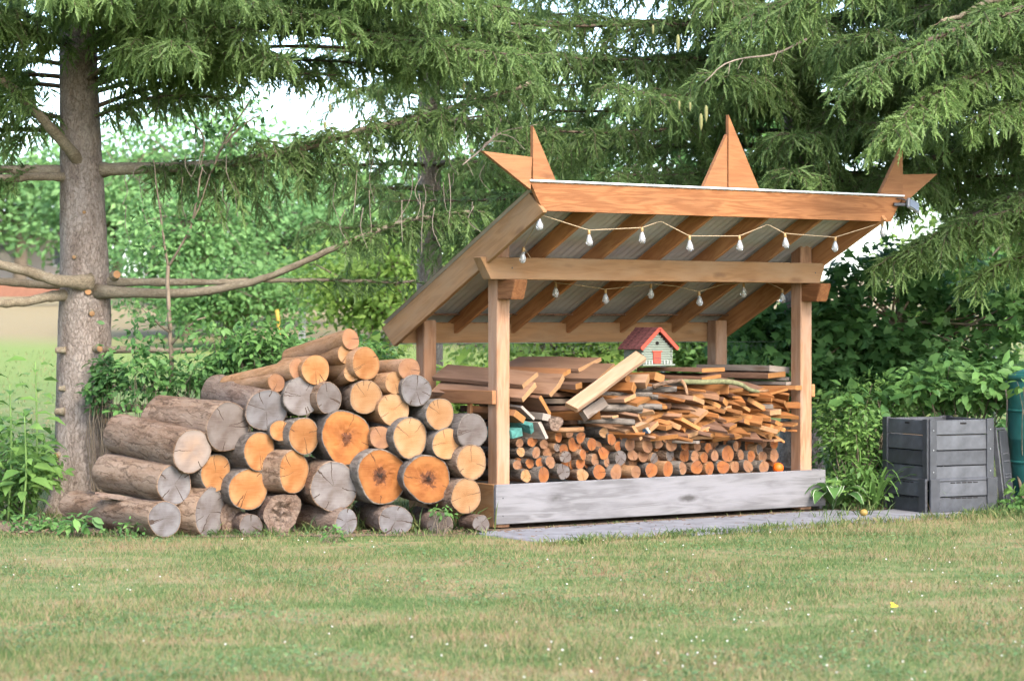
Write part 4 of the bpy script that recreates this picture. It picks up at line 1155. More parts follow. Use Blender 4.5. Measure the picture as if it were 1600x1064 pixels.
for k in range(14):
    z0 = .016 + k * lh
    if z0 + lh > ah: break
    hw = half(z0 + lh * .8)
    ext = .014 if z0 < eh and k % 2 == 0 else 0
    board('siding_log', (bw / 2 - hw - ext, .008, z0 + lh / 2), (bw / 2 + hw + ext, .008, z0 + lh / 2), .018, lh - .0015, sage, bh, bev=.006, two=False)
    if z0 < eh:
        ext = .014 if k % 2 else 0
        for xx in (.004, bw - .004):
            board('siding_log', (xx, -ext, z0 + lh / 2), (xx, bd, z0 + lh / 2), .016, lh - .0015, sage, bh, bev=.006, two=False)
prism('back_wall', [(0, .016), (bw, .016), (bw, eh), (bw / 2, ah), (0, eh)], bd - .01, bd, sage, bh)
sl = math.atan2(ah - eh, bw / 2)
for sgn in (-1, 1):
    ex = .055
    top = Vector((bw / 2, 0, ah + .022)); dirv = Vector((sgn * math.cos(sl), 0, -math.sin(sl)))
    Ls = (bw / 2) / math.cos(sl) + ex
    roof = board('roof', top + Vector((0, -.03, 0)) + dirv * Ls / 2, top + Vector((0, bd + .03, 0)) + dirv * Ls / 2, Ls, .012, darkred, bh, up=(sgn * math.sin(sl), 0, math.cos(sl)), two=False)
    for r_ in range(5):
        q0 = top + dirv * (Ls * (r_ + .5) / 5 + .004) + Vector((sgn * math.sin(sl), 0, math.cos(sl))) * (.011)
        sh = board('shingle_row', q0 + Vector((0, -.028, 0)), q0 + Vector((0, bd + .028, 0)), Ls / 5 + .012, .008, darkred, bh, up=(sgn * math.sin(sl) + sgn * .16 * math.cos(sl), 0, math.cos(sl) - .16 * math.sin(sl)), two=False)
    tp = board('roof_trim', top + Vector((sgn * -.002, -.037, .004)), top + dirv * (Ls + .006) + Vector((0, -.037, .004)), .012, .036, red, bh, two=False)
dr = board('door', (.112, -.006, .072), (.198, -.006, .072), .010, .105, red, bh, two=False)
board('door_brace', (.004, -.0075, 0), (.082, -.0075, 0), .004, .006, darkred, dr, two=False)
for a in ((.004, -.0075, -.045, .082, -.0075, -.005),):
    board('door_brace', a[:3], a[3:], .004, .007, darkred, dr, two=False)
board('door_lintel', (.100, -.008, .130), (.212, -.008, .130), .012, .012, red, bh, two=False)
V, F = lathe([(.0155, 0), (.0155, .012)], 14)
hm = link('entrance_hole', pymesh('entrance_hole', V, F), bh, hole_shade, Matrix.Translation((.158, .001, .205)) @ Matrix.Rotation(R(90), 4, 'X'))  # solid disc, its dark colour stands for the shade inside the opening
for k in range(9):
    xx = .02 + k * .035
    if .10 < xx < .215: continue
    board('fence_picket', (xx, -.02, .016), (xx, -.02, .05), .010, .006, whitep, bh, up=(1, 0, 0), two=False)

# orange ball at the end of the bottom row
u, z = on_w(1216, 731, .14)
V, F = lathe([(.001 + .050 * math.sin(a), -.050 * math.cos(a)) for a in np.linspace(0.05, 3.09, 12)], 18)
ob = link('ball', pymesh('ball', V, F, smooth=True), None, plain('orange_rubber', (0.85, 0.14, 0.01), .5, var=.08), Matrix.Translation(sw(u, .14, z)))
tag(ob, 'small bright orange ball at the end of the bottom row of rounds', 'ball')

# ------------------------------------------------------------------ compost bin
BX, BY = 3.80, 21.22
bin_ = empty('compost_bin', (BX, BY, 0), STH - .15, 'black slatted plastic compost bin standing open on the grass', 'compost bin')
BS = .70                                     # side; the near corner is the origin, faces run along +x and +y
def bin_face(ox, oy, ax, ay, nxx, nyy):
    """six slats between corner posts: (ox,oy) start, (ax,ay) along, (nxx,nyy) outward"""
    for k in range(6):
        z0 = .012 + k * .141
        low = k < 2
        off = .030 if low else 0.0
        e = .052 if not low else .035
        p0 = Vector((ox + ax * e + nxx * off, oy + ay * e + nyy * off, z0 + .068)); p1 = Vector((ox + ax * (BS - e) + nxx * off, oy + ay * (BS - e) + nyy * off, z0 + .068))
        lean = .018
        s_ = board('slat', p0, p1, .022, .134, black_plastic_worn if k % 3 else black_plastic, bin_, up=(nxx * lean * -3, nyy * lean * -3, 1), bev=.005, two=False)
        if k == 5 or k == 0 or k == 1:
            L = (p1 - p0).length
            for q in range(5 if k < 2 else 1):
                xq = L * (.28 + .1 * q) if k < 2 else L * .48
                board('vent_slot', (xq, .0115 if False else -.0120, .035 if k == 5 else .058), (xq + (.05 if k < 2 else .07), -.0120, .035 if k == 5 else .058), .004, .010 if k < 2 else .016, hole_shade, s_, two=False)  # solid strips coloured like the shade inside open slots
    # skirt ledge between the wide base and the upper wall
    q0 = Vector((ox + ax * .02 + nxx * .016, oy + ay * .02 + nyy * .016, .306)); q1 = Vector((ox + ax * (BS - .02) + nxx * .016, oy + ay * (BS - .02) + nyy * .016, .306))
    board('ledge', q0, q1, .046, .026, black_plastic_worn, bin_, up=(nxx * .5, nyy * .5, 1), two=False)
bin_face(0, 0, 1, 0, 0, -1)
bin_face(0, BS, 0, -1, -1, 0)
bin_face(BS, 0, 0, 1, 1, 0)
bin_face(BS, BS, -1, 0, 0, 1)
for (cx_, cy_) in ((0, 0), (BS, 0), (0, BS), (BS, BS)):
    sx_, sy_ = (1 if cx_ == 0 else -1), (1 if cy_ == 0 else -1)
    for (dx_, dy_, W_, T_2) in ((.032 * sx_, -.013 * sy_, .076, .024), (-.013 * sx_, .032 * sy_, .024, .076)):
        cpo = board('corner_post', (cx_ + dx_, cy_ + dy_, .30), (cx_ + dx_, cy_ + dy_, .862), T_2, W_, black_plastic, bin_, up=(1, 0, 0), two=False)
        for zz in (.08, .28, .46):
            if dy_ * sy_ < 0:
                V, F = lathe([(.007, 0), (.005, .004)], 8)
                link('bolt', pymesh('bolt', V, F), cpo, metal_grey, frame((zz, 0, 0), (zz, 0, 1)) if False else Matrix.Translation((zz, .0125, 0)) @ Matrix.Rotation(R(-90), 4, 'X'))
        ko = .030
        board('corner_post', (cx_ + dx_ - ko * sx_ * (1 if dy_ * sy_ > 0 else 0), cy_ + dy_ - ko * sy_ * (1 if dx_ * sx_ > 0 else 0), .005), (cx_ + dx_ - ko * sx_ * (1 if dy_ * sy_ > 0 else 0), cy_ + dy_ - ko * sy_ * (1 if dx_ * sx_ > 0 else 0), .318),
              T_2 + (.03 if T_2 > .05 else .004), W_ + (.03 if W_ > .05 else .004), black_plastic, bin_, up=(1, 0, 0), two=False)
cmp_ = link('compost', pymesh('compost', [(.02, .02, .70), (BS - .02, .02, .70), (BS - .02, BS - .02, .72), (.02, BS - .02, .68), (.35, .35, .76)], [(0, 1, 4), (1, 2, 4), (2, 3, 4), (3, 0, 4)]), bin_, soil_mat)
# lid leaning behind
lid0 = at(1573, 795, 21.75)
lid = empty('bin_lid', (lid0.x, lid0.y, 0), STH + R(20), 'black plastic bin lid leaning upright beside the compost bin', 'lid')
board('panel', (-.09, 0, .37), (.09, 0, .37), .02, .74, black_plastic, lid, up=(0, .12, 1), bev=.008, two=False)
for xx in (-.10, .10):
    board('rim', (xx, -.01, .01), (xx, .08, .74), .05, .022, black_plastic_worn, lid, up=(1, 0, 0), two=False)
board('rim', (-.10, .08, .75), (.10, .08, .75), .05, .022, black_plastic_worn, lid, two=False)
for zz in (.30, .33, .45, .52):
    board('rib', (-.06, -.02 + zz * .12 - .03, zz), (.06, -.02 + zz * .12 - .03, zz), .02, .016, black_plastic_worn, lid, two=False)
# barrel at the edge
bp = at(1636, 700, 22.0)
brl = empty('rain_barrel', (bp.x, bp.y, 0), 0, 'dark green plastic rain barrel half out of the picture', 'barrel')
V, F = lathe([(.30, .02), (.34, .10), (.36, .40), (.365, .62), (.372, .64), (.372, .66), (.365, .68), (.36, .95), (.35, 1.18), (.31, 1.27), (.20, 1.31), (.02, 1.315)], 36)
link('body', pymesh('body', V, F, smooth=True), brl, green_plastic)
for zz in (.42, .90):
    V, F = lathe([(.362, zz), (.372, zz + .008), (.372, zz + .022), (.362, zz + .03)], 36)
    link('hoop', pymesh('hoop', V, F, smooth=True), brl, green_plastic)
V, F = lathe([(.335, 1.20), (.36, 1.205), (.362, 1.24), (.33, 1.262)], 36)
link('rim', pymesh('rim', V, F, smooth=True), brl, green_plastic)
for (lab, pts, r) in (('thin pale cane standing between the bin lid and the barrel', (at(1573, 668, 22.0), at(1574, 630, 22.02), at(1571, 605, 22.0)), .008),
                      ('slanted brown stick propped beside the bin lid', (at(1601, 790, 21.7), at(1594, 755, 21.8), at(1586, 725, 21.95)), .016)):
    s0 = empty('garden_stick', pts[0], 0, lab, 'stick')
    tube('shaft', [tuple(p - pts[0]) for p in pts], r, bark_dead if r < .01 else bark_twig, s0, 7, 8)
# windfall on the paving, leaf on the lawn
V, F = lathe([(.002 + .034 * math.sin(a), .034 - .031 * math.cos(a)) for a in np.linspace(.1, 3.05, 9)], 14)
p = at(1350, 815, 20.55)
ap = link('windfall_fruit', pymesh('windfall_fruit', V, F, smooth=True), None, plain('yellow_fruit', (0.30, 0.20, 0.05), .5, var=.2, scale=30), Matrix.Translation((p.x, p.y, .034)))
tag(ap, 'small yellow brown windfall fruit lying on the paving strip', 'fruit')
p = at(1392, 960, FOC * EYE / (960 - HOR))
V, F = scatter(LEAF6_V, LEAF6_F, np.array([[p.x, p.y, .045], [p.x + .02, p.y + .01, .05]]), np.array([[1., .3, .2], [-.2, 1, .5]]), np.array([[0, -.6, 1.], [.2, -.8, 1]]), np.array([.055, .05]))
yl = link('fallen_leaf', npmesh('fallen_leaf', V, F), None, plain('yellow_leaf', (0.85, 0.55, 0.03), .6, var=.1))
tag(yl, 'single bright yellow fallen leaf on the lawn', 'leaf')

# ------------------------------------------------------------------ chain link fence behind the shed
fn = empty('chain_link_fence', sw(-1.2, 2.35, 0), STH, 'dark chain link fence running behind the shed and the bin', 'fence')
FL, FH, cell = 9.6, 1.52, .065
acc = Acc()
nw = int(FL / cell)
nz = int(FH / cell)
zz = np.arange(nz + 1) * cell
for i in range(nw):
    x = i * cell + cell * .5 * ((np.arange(nz + 1) + 0) % 2)
    V, F = tube_arr(np.stack([x, .004 * ((np.arange(nz + 1)) % 2), zz + .02], -1), .0022, 3)
    acc.add(V, F)
    x = i * cell + cell * .5 - cell * .5 * ((np.arange(nz + 1)) % 2) + cell * .5
    V, F = tube_arr(np.stack([x - cell * .5 + 0.0, .004 - .004 * ((np.arange(nz + 1)) % 2), zz + .02], -1), .0022, 3)
    acc.add(V, F)
wm = acc.build('wire_mesh', wire_green, fn); wm['kind'] = 'stuff'
for i in range(3):
    tube('fence_post', [(i * 4.7 + .1, .03, -.1), (i * 4.7 + .1, .03, 1.62)], .025, wire_green, fn, 10, 2)
tube('top_wire', [(0, .01, 1.545), (FL, .01, 1.545)], .003, wire_green, fn, 8, 2)

# ------------------------------------------------------------------ spruces
NEEDLE_T = [(0, -.5, 0), (0, .5, 0), (1, 0, 0)]


def in_view(P, m=160):
    Y = np.maximum(P[:, 1], .5)
    px = 800 + FOC * P[:, 0] / Y; py = HOR - FOC * (P[:, 2] - EYE) / Y
    return (px > -m) & (px < 1600 + m) & (py > -m) & (py < 1064 + m)


class Spruce:
    def __init__(s, name, label, base, lean=(0, 0)):
        s.base = Vector(base); s.rel = Acc(); s.tw = Acc()
        s.root = empty(name, base, 0, label, 'spruce', 'spruces round the shed')
        s.o = np.array(tuple(base))
        s.fb, s.fd, s.fl, s.ft = [], [], [], []
    def trunk(s, prof, h):
        """prof: list of (z, radius, dx)"""
        seg = 40; zs_ = np.concatenate([np.linspace(0, 5, 110), np.linspace(5.2, h, 30)])
        rad = np.interp(zs_, [p[0] for p in prof], [p[1] for p in prof]); dx = np.interp(zs_, [p[0] for p in prof], [p[2] for p in prof])
        ph = np.arange(seg) / seg * 2 * np.pi
        flare = np.exp(-zs_ / .28)[:, None] * (.18 * np.maximum(0, np.sin(3 * ph + 2.6))[None] + .10 * np.maximum(0, np.sin(5 * ph + .4))[None])
        n1 = rng.normal(0, 1, (len(zs_), seg)); n1 = (n1 + np.roll(n1, 1, 0) + np.roll(n1, -1, 0)) / 2
        rr = rad[:, None] * (1 + .012 * n1 + .02 * np.sin(4 * ph + zs_[:, None] * 1.1) + flare)
        # x local = up, so that the bark runs along the object's X
        V = np.stack([np.broadcast_to(zs_[:, None], rr.shape), rr * np.cos(ph) + dx[:, None], rr * np.sin(ph)], -1).reshape(-1, 3)
        i = np.arange(len(zs_) - 1)[:, None] * seg; j = np.arange(seg)[None]; j2 = (j + 1) % seg
        F = np.stack([i + j, i + j2, i + seg + j2, i + seg + j], -1).reshape(-1, 4)
        M = Matrix(((0, 1, 0, 0), (0, 0, 1, 0), (1, 0, 0, -.05), (0, 0, 0, 1)))
        s.tr = link('trunk', npmesh('trunk', V, F, smooth=True), s.root, bark_spruce, M)
    def limb(s, pts, r0, r1, mesh=True, start=.25, dens=1.0, hang=(.35, .8), sway=1.0, tone=0.0, flat=.35, name='limb'):
        """a limb along world points pts, clothed with hanging shoots from `start` outwards"""
        P = smooth_path(pts, 28)
        L = np.linalg.norm(np.diff(P, axis=0), axis=1); cum = np.concatenate([[0], np.cumsum(L)]); tot = cum[-1]
        if mesh:
            tt = np.linspace(0, 1, 28)
            rr = np.linspace(r0, r1, 28) * (1 + .55 * np.exp(-tt * 16)) * (1 + .06 * rng.normal(size=28))
            tube(name, [tuple(p - s.o) for p in P], rr, bark_limb, s.root, 10, 28, .006)
        else:
            V, F = tube_arr(P - s.o, np.linspace(r0, r1, 28), 4); s.tw.add(V, F)
        d = tot * start
        side = 1
        while d < tot:
            f = d / tot
            p = np.array([np.interp(d, cum, P[:, k]) for k in range(3)])
            q = np.array([np.interp(min(tot, d + .05), cum, P[:, k]) for k in range(3)])
            fw = unit(q - p + 1e-6); sd_ = unit(np.cross(fw, [0, 0, 1.0])) * side
            l2 = rng.uniform(*hang) * (1 - .45 * f) * min(1, .35 + 2.5 * (f - start) + .4)
            s.shoot(p, unit(fw * .5 + sd_ * rng.uniform(.3, 1.0) + np.array([0, 0, rng.uniform(-.1, .25)]) + rng.normal(0, .15, 3)), l2, tone + rng.normal(0, .12), flat)
            # short sprigs clothe the top of the limb itself
            for _k in range(3):
                e = unit(fw * rng.uniform(.3, 1) + sd_ * rng.normal(0, .8) + np.array([0, 0, rng.uniform(.0, .7)]))
                s.fb.append((p + (q - p) * rng.random())[None]); s.fd.append(e[None]); s.fl.append(np.array([rng.uniform(.06, .13)])); s.ft.append(np.array([tone + .15 + rng.normal(0, .1)]))
            side = -side
            d += rng.uniform(.02, .06) / dens
        s.shoot(P[-1], unit(P[-1] - P[-3]), rng.uniform(.2, .4), tone, flat)
    def shoot(s, p, d0, L, tone, flat):
        n_ = 5
        t = np.linspace(0, 1, n_)
        dirs = d0[None] * (1 - t[:, None]) ** 1.3 + np.array([0, 0, -1.0])[None] * (t[:, None] * (1 - flat) + .12)
        dirs = unit(dirs + rng.normal(0, .16, (n_, 3)))
        P = p + np.concatenate([np.zeros((1, 3)), np.cumsum(dirs[:-1] * (L / (n_ - 1)), 0)])
        V, F = tube_arr(P - s.o, np.linspace(.0055, .0022, n_), 3); s.tw.add(V, F)
        k = max(3, int(L / .024))
        a = np.linspace(.12, 1, k); idx = a * (n_ - 1); i0 = np.minimum(idx.astype(int), n_ - 2); fr = (idx - i0)[:, None]
        B = P[i0] * (1 - fr) + P[i0 + 1] * fr; Dm = unit(dirs[i0])
        S = unit(np.cross(Dm, np.array([0, 0, 1.0]) + rng.normal(0, .25, 3))) * np.where(np.arange(k) % 2, 1, -1)[:, None]
        fd = unit(Dm * .7 + S * rng.uniform(.3, 1.15, (k, 1)) + np.array([0, 0, -.22]) + rng.normal(0, .24, (k, 3)))
        fd[-1] = Dm[-1]
        s.fb.append(B); s.fd.append(fd); s.fl.append(rng.uniform(.08, .19, k) * (1 - .35 * a) + .02)
        s.ft.append(np.full(k, tone) + .25 * a + rng.normal(0, .1, k))
    def build(s, K=24, keep_out=.12):
        B, D, L, T = map(np.concatenate, (s.fb, s.fd, s.fl, s.ft))
        vis = in_view(B)
        k = vis | (rng.random(len(B)) < keep_out)
        B, D, L, T = B[k], D[k], L[k], T[k]; out = ~vis[k]
        L = np.where(out, L * 1.8, L)
        n_ = len(B)
        t = (np.arange(K) + .5) / K
        a = np.arange(K) * 2.4
        ref = rand_dirs(n_); A = unit(np.cross(D, ref)); C = np.cross(D, A)
        rad = np.cos(a)[None, :, None] * A[:, None] + np.sin(a)[None, :, None] * C[:, None]
        nd = unit(D[:, None] * .8 + rad * .75 + rng.normal(0, .12, (n_, K, 3)))
        sag = np.array([0, 0, -1.0]) * (L * .18)[:, None]
        droop = (t ** 2)[None, :, None] * sag[:, None]
        P = B[:, None] + D[:, None] * (t[None, :] * L[:, None])[..., None] + droop
        nl_ = (.034 - .010 * t)[None] * rng.uniform(.8, 1.2, (n_, K)) * np.where(out, 2.2, 1.0)[:, None]
        P = P.reshape(-1, 3); nd = nd.reshape(-1, 3); nl_ = nl_.ravel()
        V, F = scatter(NEEDLE_T, [(0, 1, 2)], P - s.o, nd, rand_dirs(len(P)), nl_, np.full(len(P), .0118) * np.where(np.repeat(out, K), 2.5, 1))
        tone = np.repeat((T[:, None] + .14 * t[None] + rng.normal(0, .06, (n_, K))).ravel(), 3)
        # dense middle of each finger: a slim folded blade
        rc = np.where(out, .02, .0125)[:, None]
        mid = B + D * (L * .45)[:, None] + sag * .2; tip = B + D * (L * 1.05)[:, None] + sag
        V2 = np.stack([B, mid + rc * A + rc * .4 * C, tip, mid - rc * A + rc * .4 * C], 1).reshape(-1, 3) - s.o
        F2 = (np.array([(0, 1, 2), (0, 2, 3)])[None] + (np.arange(n_) * 4)[:, None, None]).reshape(-1, 3) + len(V)
        V = np.concatenate([V, V2]); F = np.concatenate([F, F2]); tone = np.concatenate([tone, np.repeat(T - .05, 4)])
        me = npmesh('crown', V, F, tone)
        link('crown', me, s.root, needle)
        if s.tw.n:
            t_ = s.tw.build('twigs', bark_twig, s.root); t_['kind'] = 'stuff'
        return len(F)
    def auto_limbs(s, z0, z1, dz, length, az_rng=(0, 360), n_per=5, droop=-.12, hang=(.4, .9), dens=1.0, tone=0.0, start=.25, tipup=.10):
        z = z0
        while z < z1:
            az0 = rng.uniform(0, 360)
            for i in range(n_per):
                az = az_rng[0] + ((az0 + i * 360 / n_per) % 360) / 360 * (az_rng[1] - az_rng[0]) if az_rng != (0, 360) else az0 + i * 360 / n_per
                a = R(az + rng.uniform(-14, 14)); Lm = length * rng.uniform(.75, 1.15) * (1 - .05 * max(0, z - 4))
                h = np.array([math.cos(a), math.sin(a), 0]); sd_ = np.array([-h[1], h[0], 0]) * rng.normal(0, .12)
                b = s.o + np.array([0, 0, z + rng.uniform(-.1, .1)])
                pts = [b + h * (Lm * t) + sd_ * Lm * t * t + np.array([0, 0, Lm * (droop * 1.6 * t + (-droop * .4 + tipup) * t ** 3 + .06 * math.sin(t * 3.1))]) for t in (0, .25, .5, .75, 1)]
                far_side = pts[-1][1] > s.o[1] + Lm * .6
                s.limb(pts, .035, .008, mesh=False, start=start, dens=dens * (.45 if far_side else 1.0), hang=hang, tone=tone)
            z += dz


# --- the spruce whose trunk stands beside the pile
TY = 21.6
tb = at(131, 800, TY); tb.z = 0
sp1 = Spruce('spruce_tree', 'spruce whose thick scaly trunk stands beside the log pile', tb)
sp1.trunk([(0, .36, 0), (.25, .30, 0), (.6, .262, .0), (1.2, .25, -.0), (2.1, .232, .01), (3.2, .20, -.02), (4.7, .165, -.06), (8, .10, -.08), (11, .02, -.08)], 11)
def A(px, py, Y): return np.array(tuple(at(px, py, Y)))
sp1.limb([A(150, 441, 21.6), A(260, 441, 21.45), A(370, 440, 21.3), A(480, 438, 21.3), A(650, 442, 21.4)], .042, .012, start=.62, dens=.55, hang=(.12, .3), tone=-.1)
sp1.limb([A(150, 456, 21.45), A(290, 458, 21.3), A(390, 442, 21.2), A(470, 412, 21.1), A(545, 378, 21.0), A(640, 345, 21.0), A(740, 330, 21.0)], .046, .014, start=.66, dens=1.0, hang=(.3, .7), tone=-.1)
sp1.limb([A(150, 266, 21.6), A(250, 262, 21.4), A(350, 257, 21.2), A(450, 236, 21.0), A(600, 196, 20.9), A(720, 166, 20.8), A(830, 130, 20.8)], .056, .02, start=.12, dens=1.15, hang=(.3, 1.0), tone=-.06, flat=.2)
sp1.limb([A(110, 268, 21.6), A(50, 265, 21.5), A(-20, 265, 21.4), A(-160, 255, 21.2)], .05, .03, start=.2, dens=.8, hang=(.2, .6), tone=-.1)
sp1.limb([A(110, 277, 21.5), A(50, 277, 21.3), A(-20, 281, 21.1), A(-120, 283, 20.8)], .04, .03, start=.3, dens=.6, hang=(.2, .5), tone=-.1)
sp1.limb([A(140, 442, 21.4), A(90, 438, 21.2), A(45, 425, 21.1), A(-10, 411, 20.9), A(-120, 385, 20.6)], .065, .035, start=.8)
sp1.limb([A(110, 442, 21.6), A(60, 444, 21.5), A(-20, 437, 21.4), A(-120, 430, 21.3)], .05, .03, start=.8)
sp1.limb([A(110, 460, 21.5), A(75, 464, 21.3), A(30, 473, 21.2), A(-30, 474, 21.0), A(-120, 480, 20.8)], .052, .03, start=.85)
sp1.limb([A(138, 272, 21.6), A(104, 228, 21.3), A(70, 190, 21.1), A(42, 160, 21.0), A(-10, 110, 20.8)], .062, .03, start=.6, hang=(.3, .6))
for (px, py, dx, dy, Lr, r) in ((100, 547, -13, 0, 21.4, .030), (100, 607, -8, 0, 21.4, .024), (98, 643, -12, 0, 21.4, .034), (94, 710, -6, 2, 21.4, .034),
                               (176, 547, 130, 2, 21.5, .030), (180, 606, 80, 3, 21.5, .024), (180, 640, 60, -3, 21.5, .038),
                               (138, 456, 0, 0, 21.36, .034), (141, 487, 3, 3, 21.37, .03), (150, 545, 6, 0, 21.36, .034), (178, 431, 5, -2, 21.34, .042), (143, 640, 4, 3, 21.35, .04), (160, 655, 4, 2, 21.35, .03), (118, 400, -2, 2, 21.36, .02), (132, 330, 0, 2, 21.4, .018)):
    p0 = A(px, py, Lr); 
    d_ = np.array([dx, 0, -dy]) / FOC * Lr
    if abs(dx) < 8:
        d_ = d_ + np.array([0, -.05, 0]); p0 = p0 + np.array([0, .04, 0])
    pts_ = [p0 - d_ * .25, p0 + d_ * .4, p0 + d_]
    if dx > 20: pts_ = [p0 - np.array([.1, 0, 0]), p0 + d_ * .35 + np.array([0, 0, .01]), p0 + d_ * .7, p0 + d_ + np.array([0, 0, .012])]
    st_ = tube('branch_stub', [tuple(q - sp1.o) for q in pts_], [r * 1.25, r, r * .92], bark_limb, sp1.root, 10, 8)
    e0 = pts_[-1]; dd = unit(pts_[-1] - pts_[-2])
    V, F = lathe([(r * .86, 0), (r * .5, .002), (.001, .003)], 10)
    M = Vector(dd).to_track_quat('Z', 'Y').to_matrix().to_4x4(); M.translation = Vector(e0 + dd * .002 - sp1.o)
    link('stub_end', pymesh('stub_end', V, F), st_, end_tan, M)
# drooping limbs over the top of the picture; h = direction in plan
for (z, az, Lm, dr, st_, hg) in ((3.5, 178, 2.0, -.10, .2, 1), (4.45, -84, 2.8, -.04, .2, .8), (4.3, -140, 2.4, -.06, .2, 1), (4.25, -58, 2.2, -.02, .2, .8), (4.0, 170, 2.2, -.08, .2, 1),
                        (4.25, -118, 2.6, -.05, .1, 1), (3.95, -62, 2.7, -.02, .3, .8), (4.4, -120, 2.8, -.06, .1, 1), (4.0, -40, 2.6, -.04, .2, .8), (4.4, -30, 2.9, -.05, .2, .9), (4.6, -58, 3.0, -.07, .15, 1), (3.6, -165, 2.0, -.04, .1, .8),
                        (3.95, -28, 1.5, .0, .15, .8), (4.15, -12, 1.7, .0, .15, .8), (4.3, 2, 4.0, -.07, .6, 1.1), (4.05, -8, 4.0, -.04, .62, 1.1), (4.55, 6, 4.2, -.07, .5, 1.1), (4.6, -4, 2.4, .0, .2, .8),
                        (3.7, -14, 2.4, .05, .15, .7), (3.85, 4, 3.0, .03, .3, .7),
                        (3.6, -35, 1.7, .02, .15, .6), (3.9, -20, 2.0, .03, .2, .55), (3.9, 150, 2.4, -.05, .2, 1), (4.45, -45, 2.6, -.03, .2, .8), (4.5, -75, 2.6, -.06, .2, .9), (4.3, -22, 2.6, .0, .2, .9), (4.55, -8, 3.0, -.02, .25, .8), (4.2, -42, 2.3, -.02, .2, .9), (4.1, 190, 2.0, -.05, .2, 1),
                        (4.75, 2, 3.9, -.06, .45, .9), (4.9, -14, 3.8, -.09, .5, 1), (4.7, -24, 3.6, -.07, .52, 1), (4.6, 10, 4.0, -.10, .58, 1.1), (4.5, -5, 4.2, -.11, .62, 1.1), (4.35, -18, 4.2, -.10, .66, 1),
                        (5.0, -35, 3.4, -.08, .2, .8), (4.95, -68, 3.0, -.10, .2, .9), (4.8, -105, 2.6, -.10, .2, 1), (5.2, -20, 3.6, -.10, .2, .8), (5.2, -50, 3.2, -.10, .2, .8), (5.3, 5, 3.8, -.10, .2, .9), (5.3, -82, 2.8, -.12, .2, 1), (5.3, -125, 2.6, -.14, .2, 1),
                        (5.2, 40, 3.0, -.08, .2, 1), (5.3, 90, 2.6, -.1, .2, 1), (4.9, 140, 2.6, -.1, .2, 1), (5.6, -30, 3.4, -.12, .2, .8), (5.7, 0, 3.6, -.12, .2, .8)):
    a = R(az); h = np.array([math.cos(a), math.sin(a), 0])
    b = sp1.o + np.array([0, 0, z])
    pts = [b + h * (Lm * t) + np.array([0, 0, Lm * (dr * 1.7 * t + (-dr * .5 + .05) * t ** 3 + .08 * math.sin(3.1 * t))]) for t in (0, .25, .5, .75, 1)]
    sp1.limb(pts, .024, .008, mesh=False, start=st_, dens=1.0, hang=(.25 * hg, .7 * hg), tone=.12)
n1 = sp1.build(K=11, keep_out=.02)

# --- tall spruce behind the shed
sp2 = Spruce('spruce_tree', 'broad drooping spruce filling the top behind the shed roof', (3.1, 25.2, float(ground_z(3.1, 25.2))))
sp2.trunk([(0, .26, 0), (.5, .19, 0), (5, .16, 0), (9, .10, 0), (13, .02, 0)], 13)
sp2.auto_limbs(3.1, 6.3, .42, 4.0, n_per=7, droop=-.12, hang=(.4, 1.0), dens=.56, tone=-.02, az_rng=(185, 355), start=.15)
sp2.auto_limbs(4.6, 7.0, 1.2, 2.6, n_per=4, droop=-.12, hang=(.5, 1.0), dens=.5, tone=-.1, az_rng=(0, 180))
n2 = sp2.build(K=9, keep_out=.02)

# --- spruce just outside the frame, its branches reach in over the bin
sp3 = Spruce('spruce_tree', 'spruce reaching in from the edge over the compost bin', (6.9, 22.6, 0))
sp3.trunk([(0, .34, 0), (.5, .27, 0), (5, .19, 0), (9, .10, 0), (13, .02, 0)], 13)
for pts, dn, hg, tn in (([A(1850, 60, 22.4), A(1700, 70, 21.2), A(1560, 105, 20.4), A(1450, 150, 19.9), A(1390, 205, 19.6)], 1.5, (.35, .7), .22),
                ([A(1850, -60, 22.4), A(1720, -20, 21), A(1580, 20, 20.2), A(1460, 60, 19.8), A(1330, 120, 19.6)], 1.2, (.35, .8), .1),
                ([A(1850, 140, 22.5), A(1720, 135, 21.3), A(1620, 150, 20.6), A(1540, 180, 20.2)], 1.3, (.4, .8), .15),
                ([A(1850, -120, 22.5), A(1650, -110, 21.4), A(1450, -70, 20.8), A(1250, -10, 20.6), A(1150, 40, 20.6)], 1.2, (.5, 1.0), .05),
                ([A(1850, 250, 22.5), A(1720, 270, 22.3), A(1580, 310, 22.1), A(1480, 360, 22.0), A(1420, 390, 22.0)], 1.2, (.5, .95), .08),
                ([A(1850, 330, 22.5), A(1740, 350, 22.0), A(1640, 380, 21.8), A(1530, 430, 21.8)], 1.2, (.4, .75), .1),
                ([A(1850, 290, 22.4), A(1660, 315, 21.8), A(1500, 355, 21.5), A(1390, 405, 21.5)], 1.1, (.4, .9), .05),
                ([A(1850, 180, 22.7), A(1700, 190, 22.9), A(1540, 220, 23.0), A(1400, 270, 23.0), A(1330, 300, 23)], 1.0, (.5, 1.0), -.15),
                ([A(1850, 60, 22.7), A(1700, 60, 23), A(1540, 90, 23.2), A(1400, 130, 23.2), A(1260, 190, 23.2)], 1.1, (.5, 1.0), -.12)):
    sp3.limb(pts, .05, .012, mesh=False, start=.25, dens=dn, hang=hg, tone=tn, flat=.3)
sp3.limb([A(1700, -60, 21.5), A(1590, -12, 21.2), A(1540, 5, 21.0), A(1500, 26, 20.8), A(1470, 33, 20.7)], .04, .014, start=2.0)
sp3.auto_limbs(4.6, 6.5, .5, 3.6, n_per=6, droop=-.12, hang=(.5, 1.0), dens=.6, az_rng=(120, 270))
n3 = sp3.build(K=12, keep_out=.02)

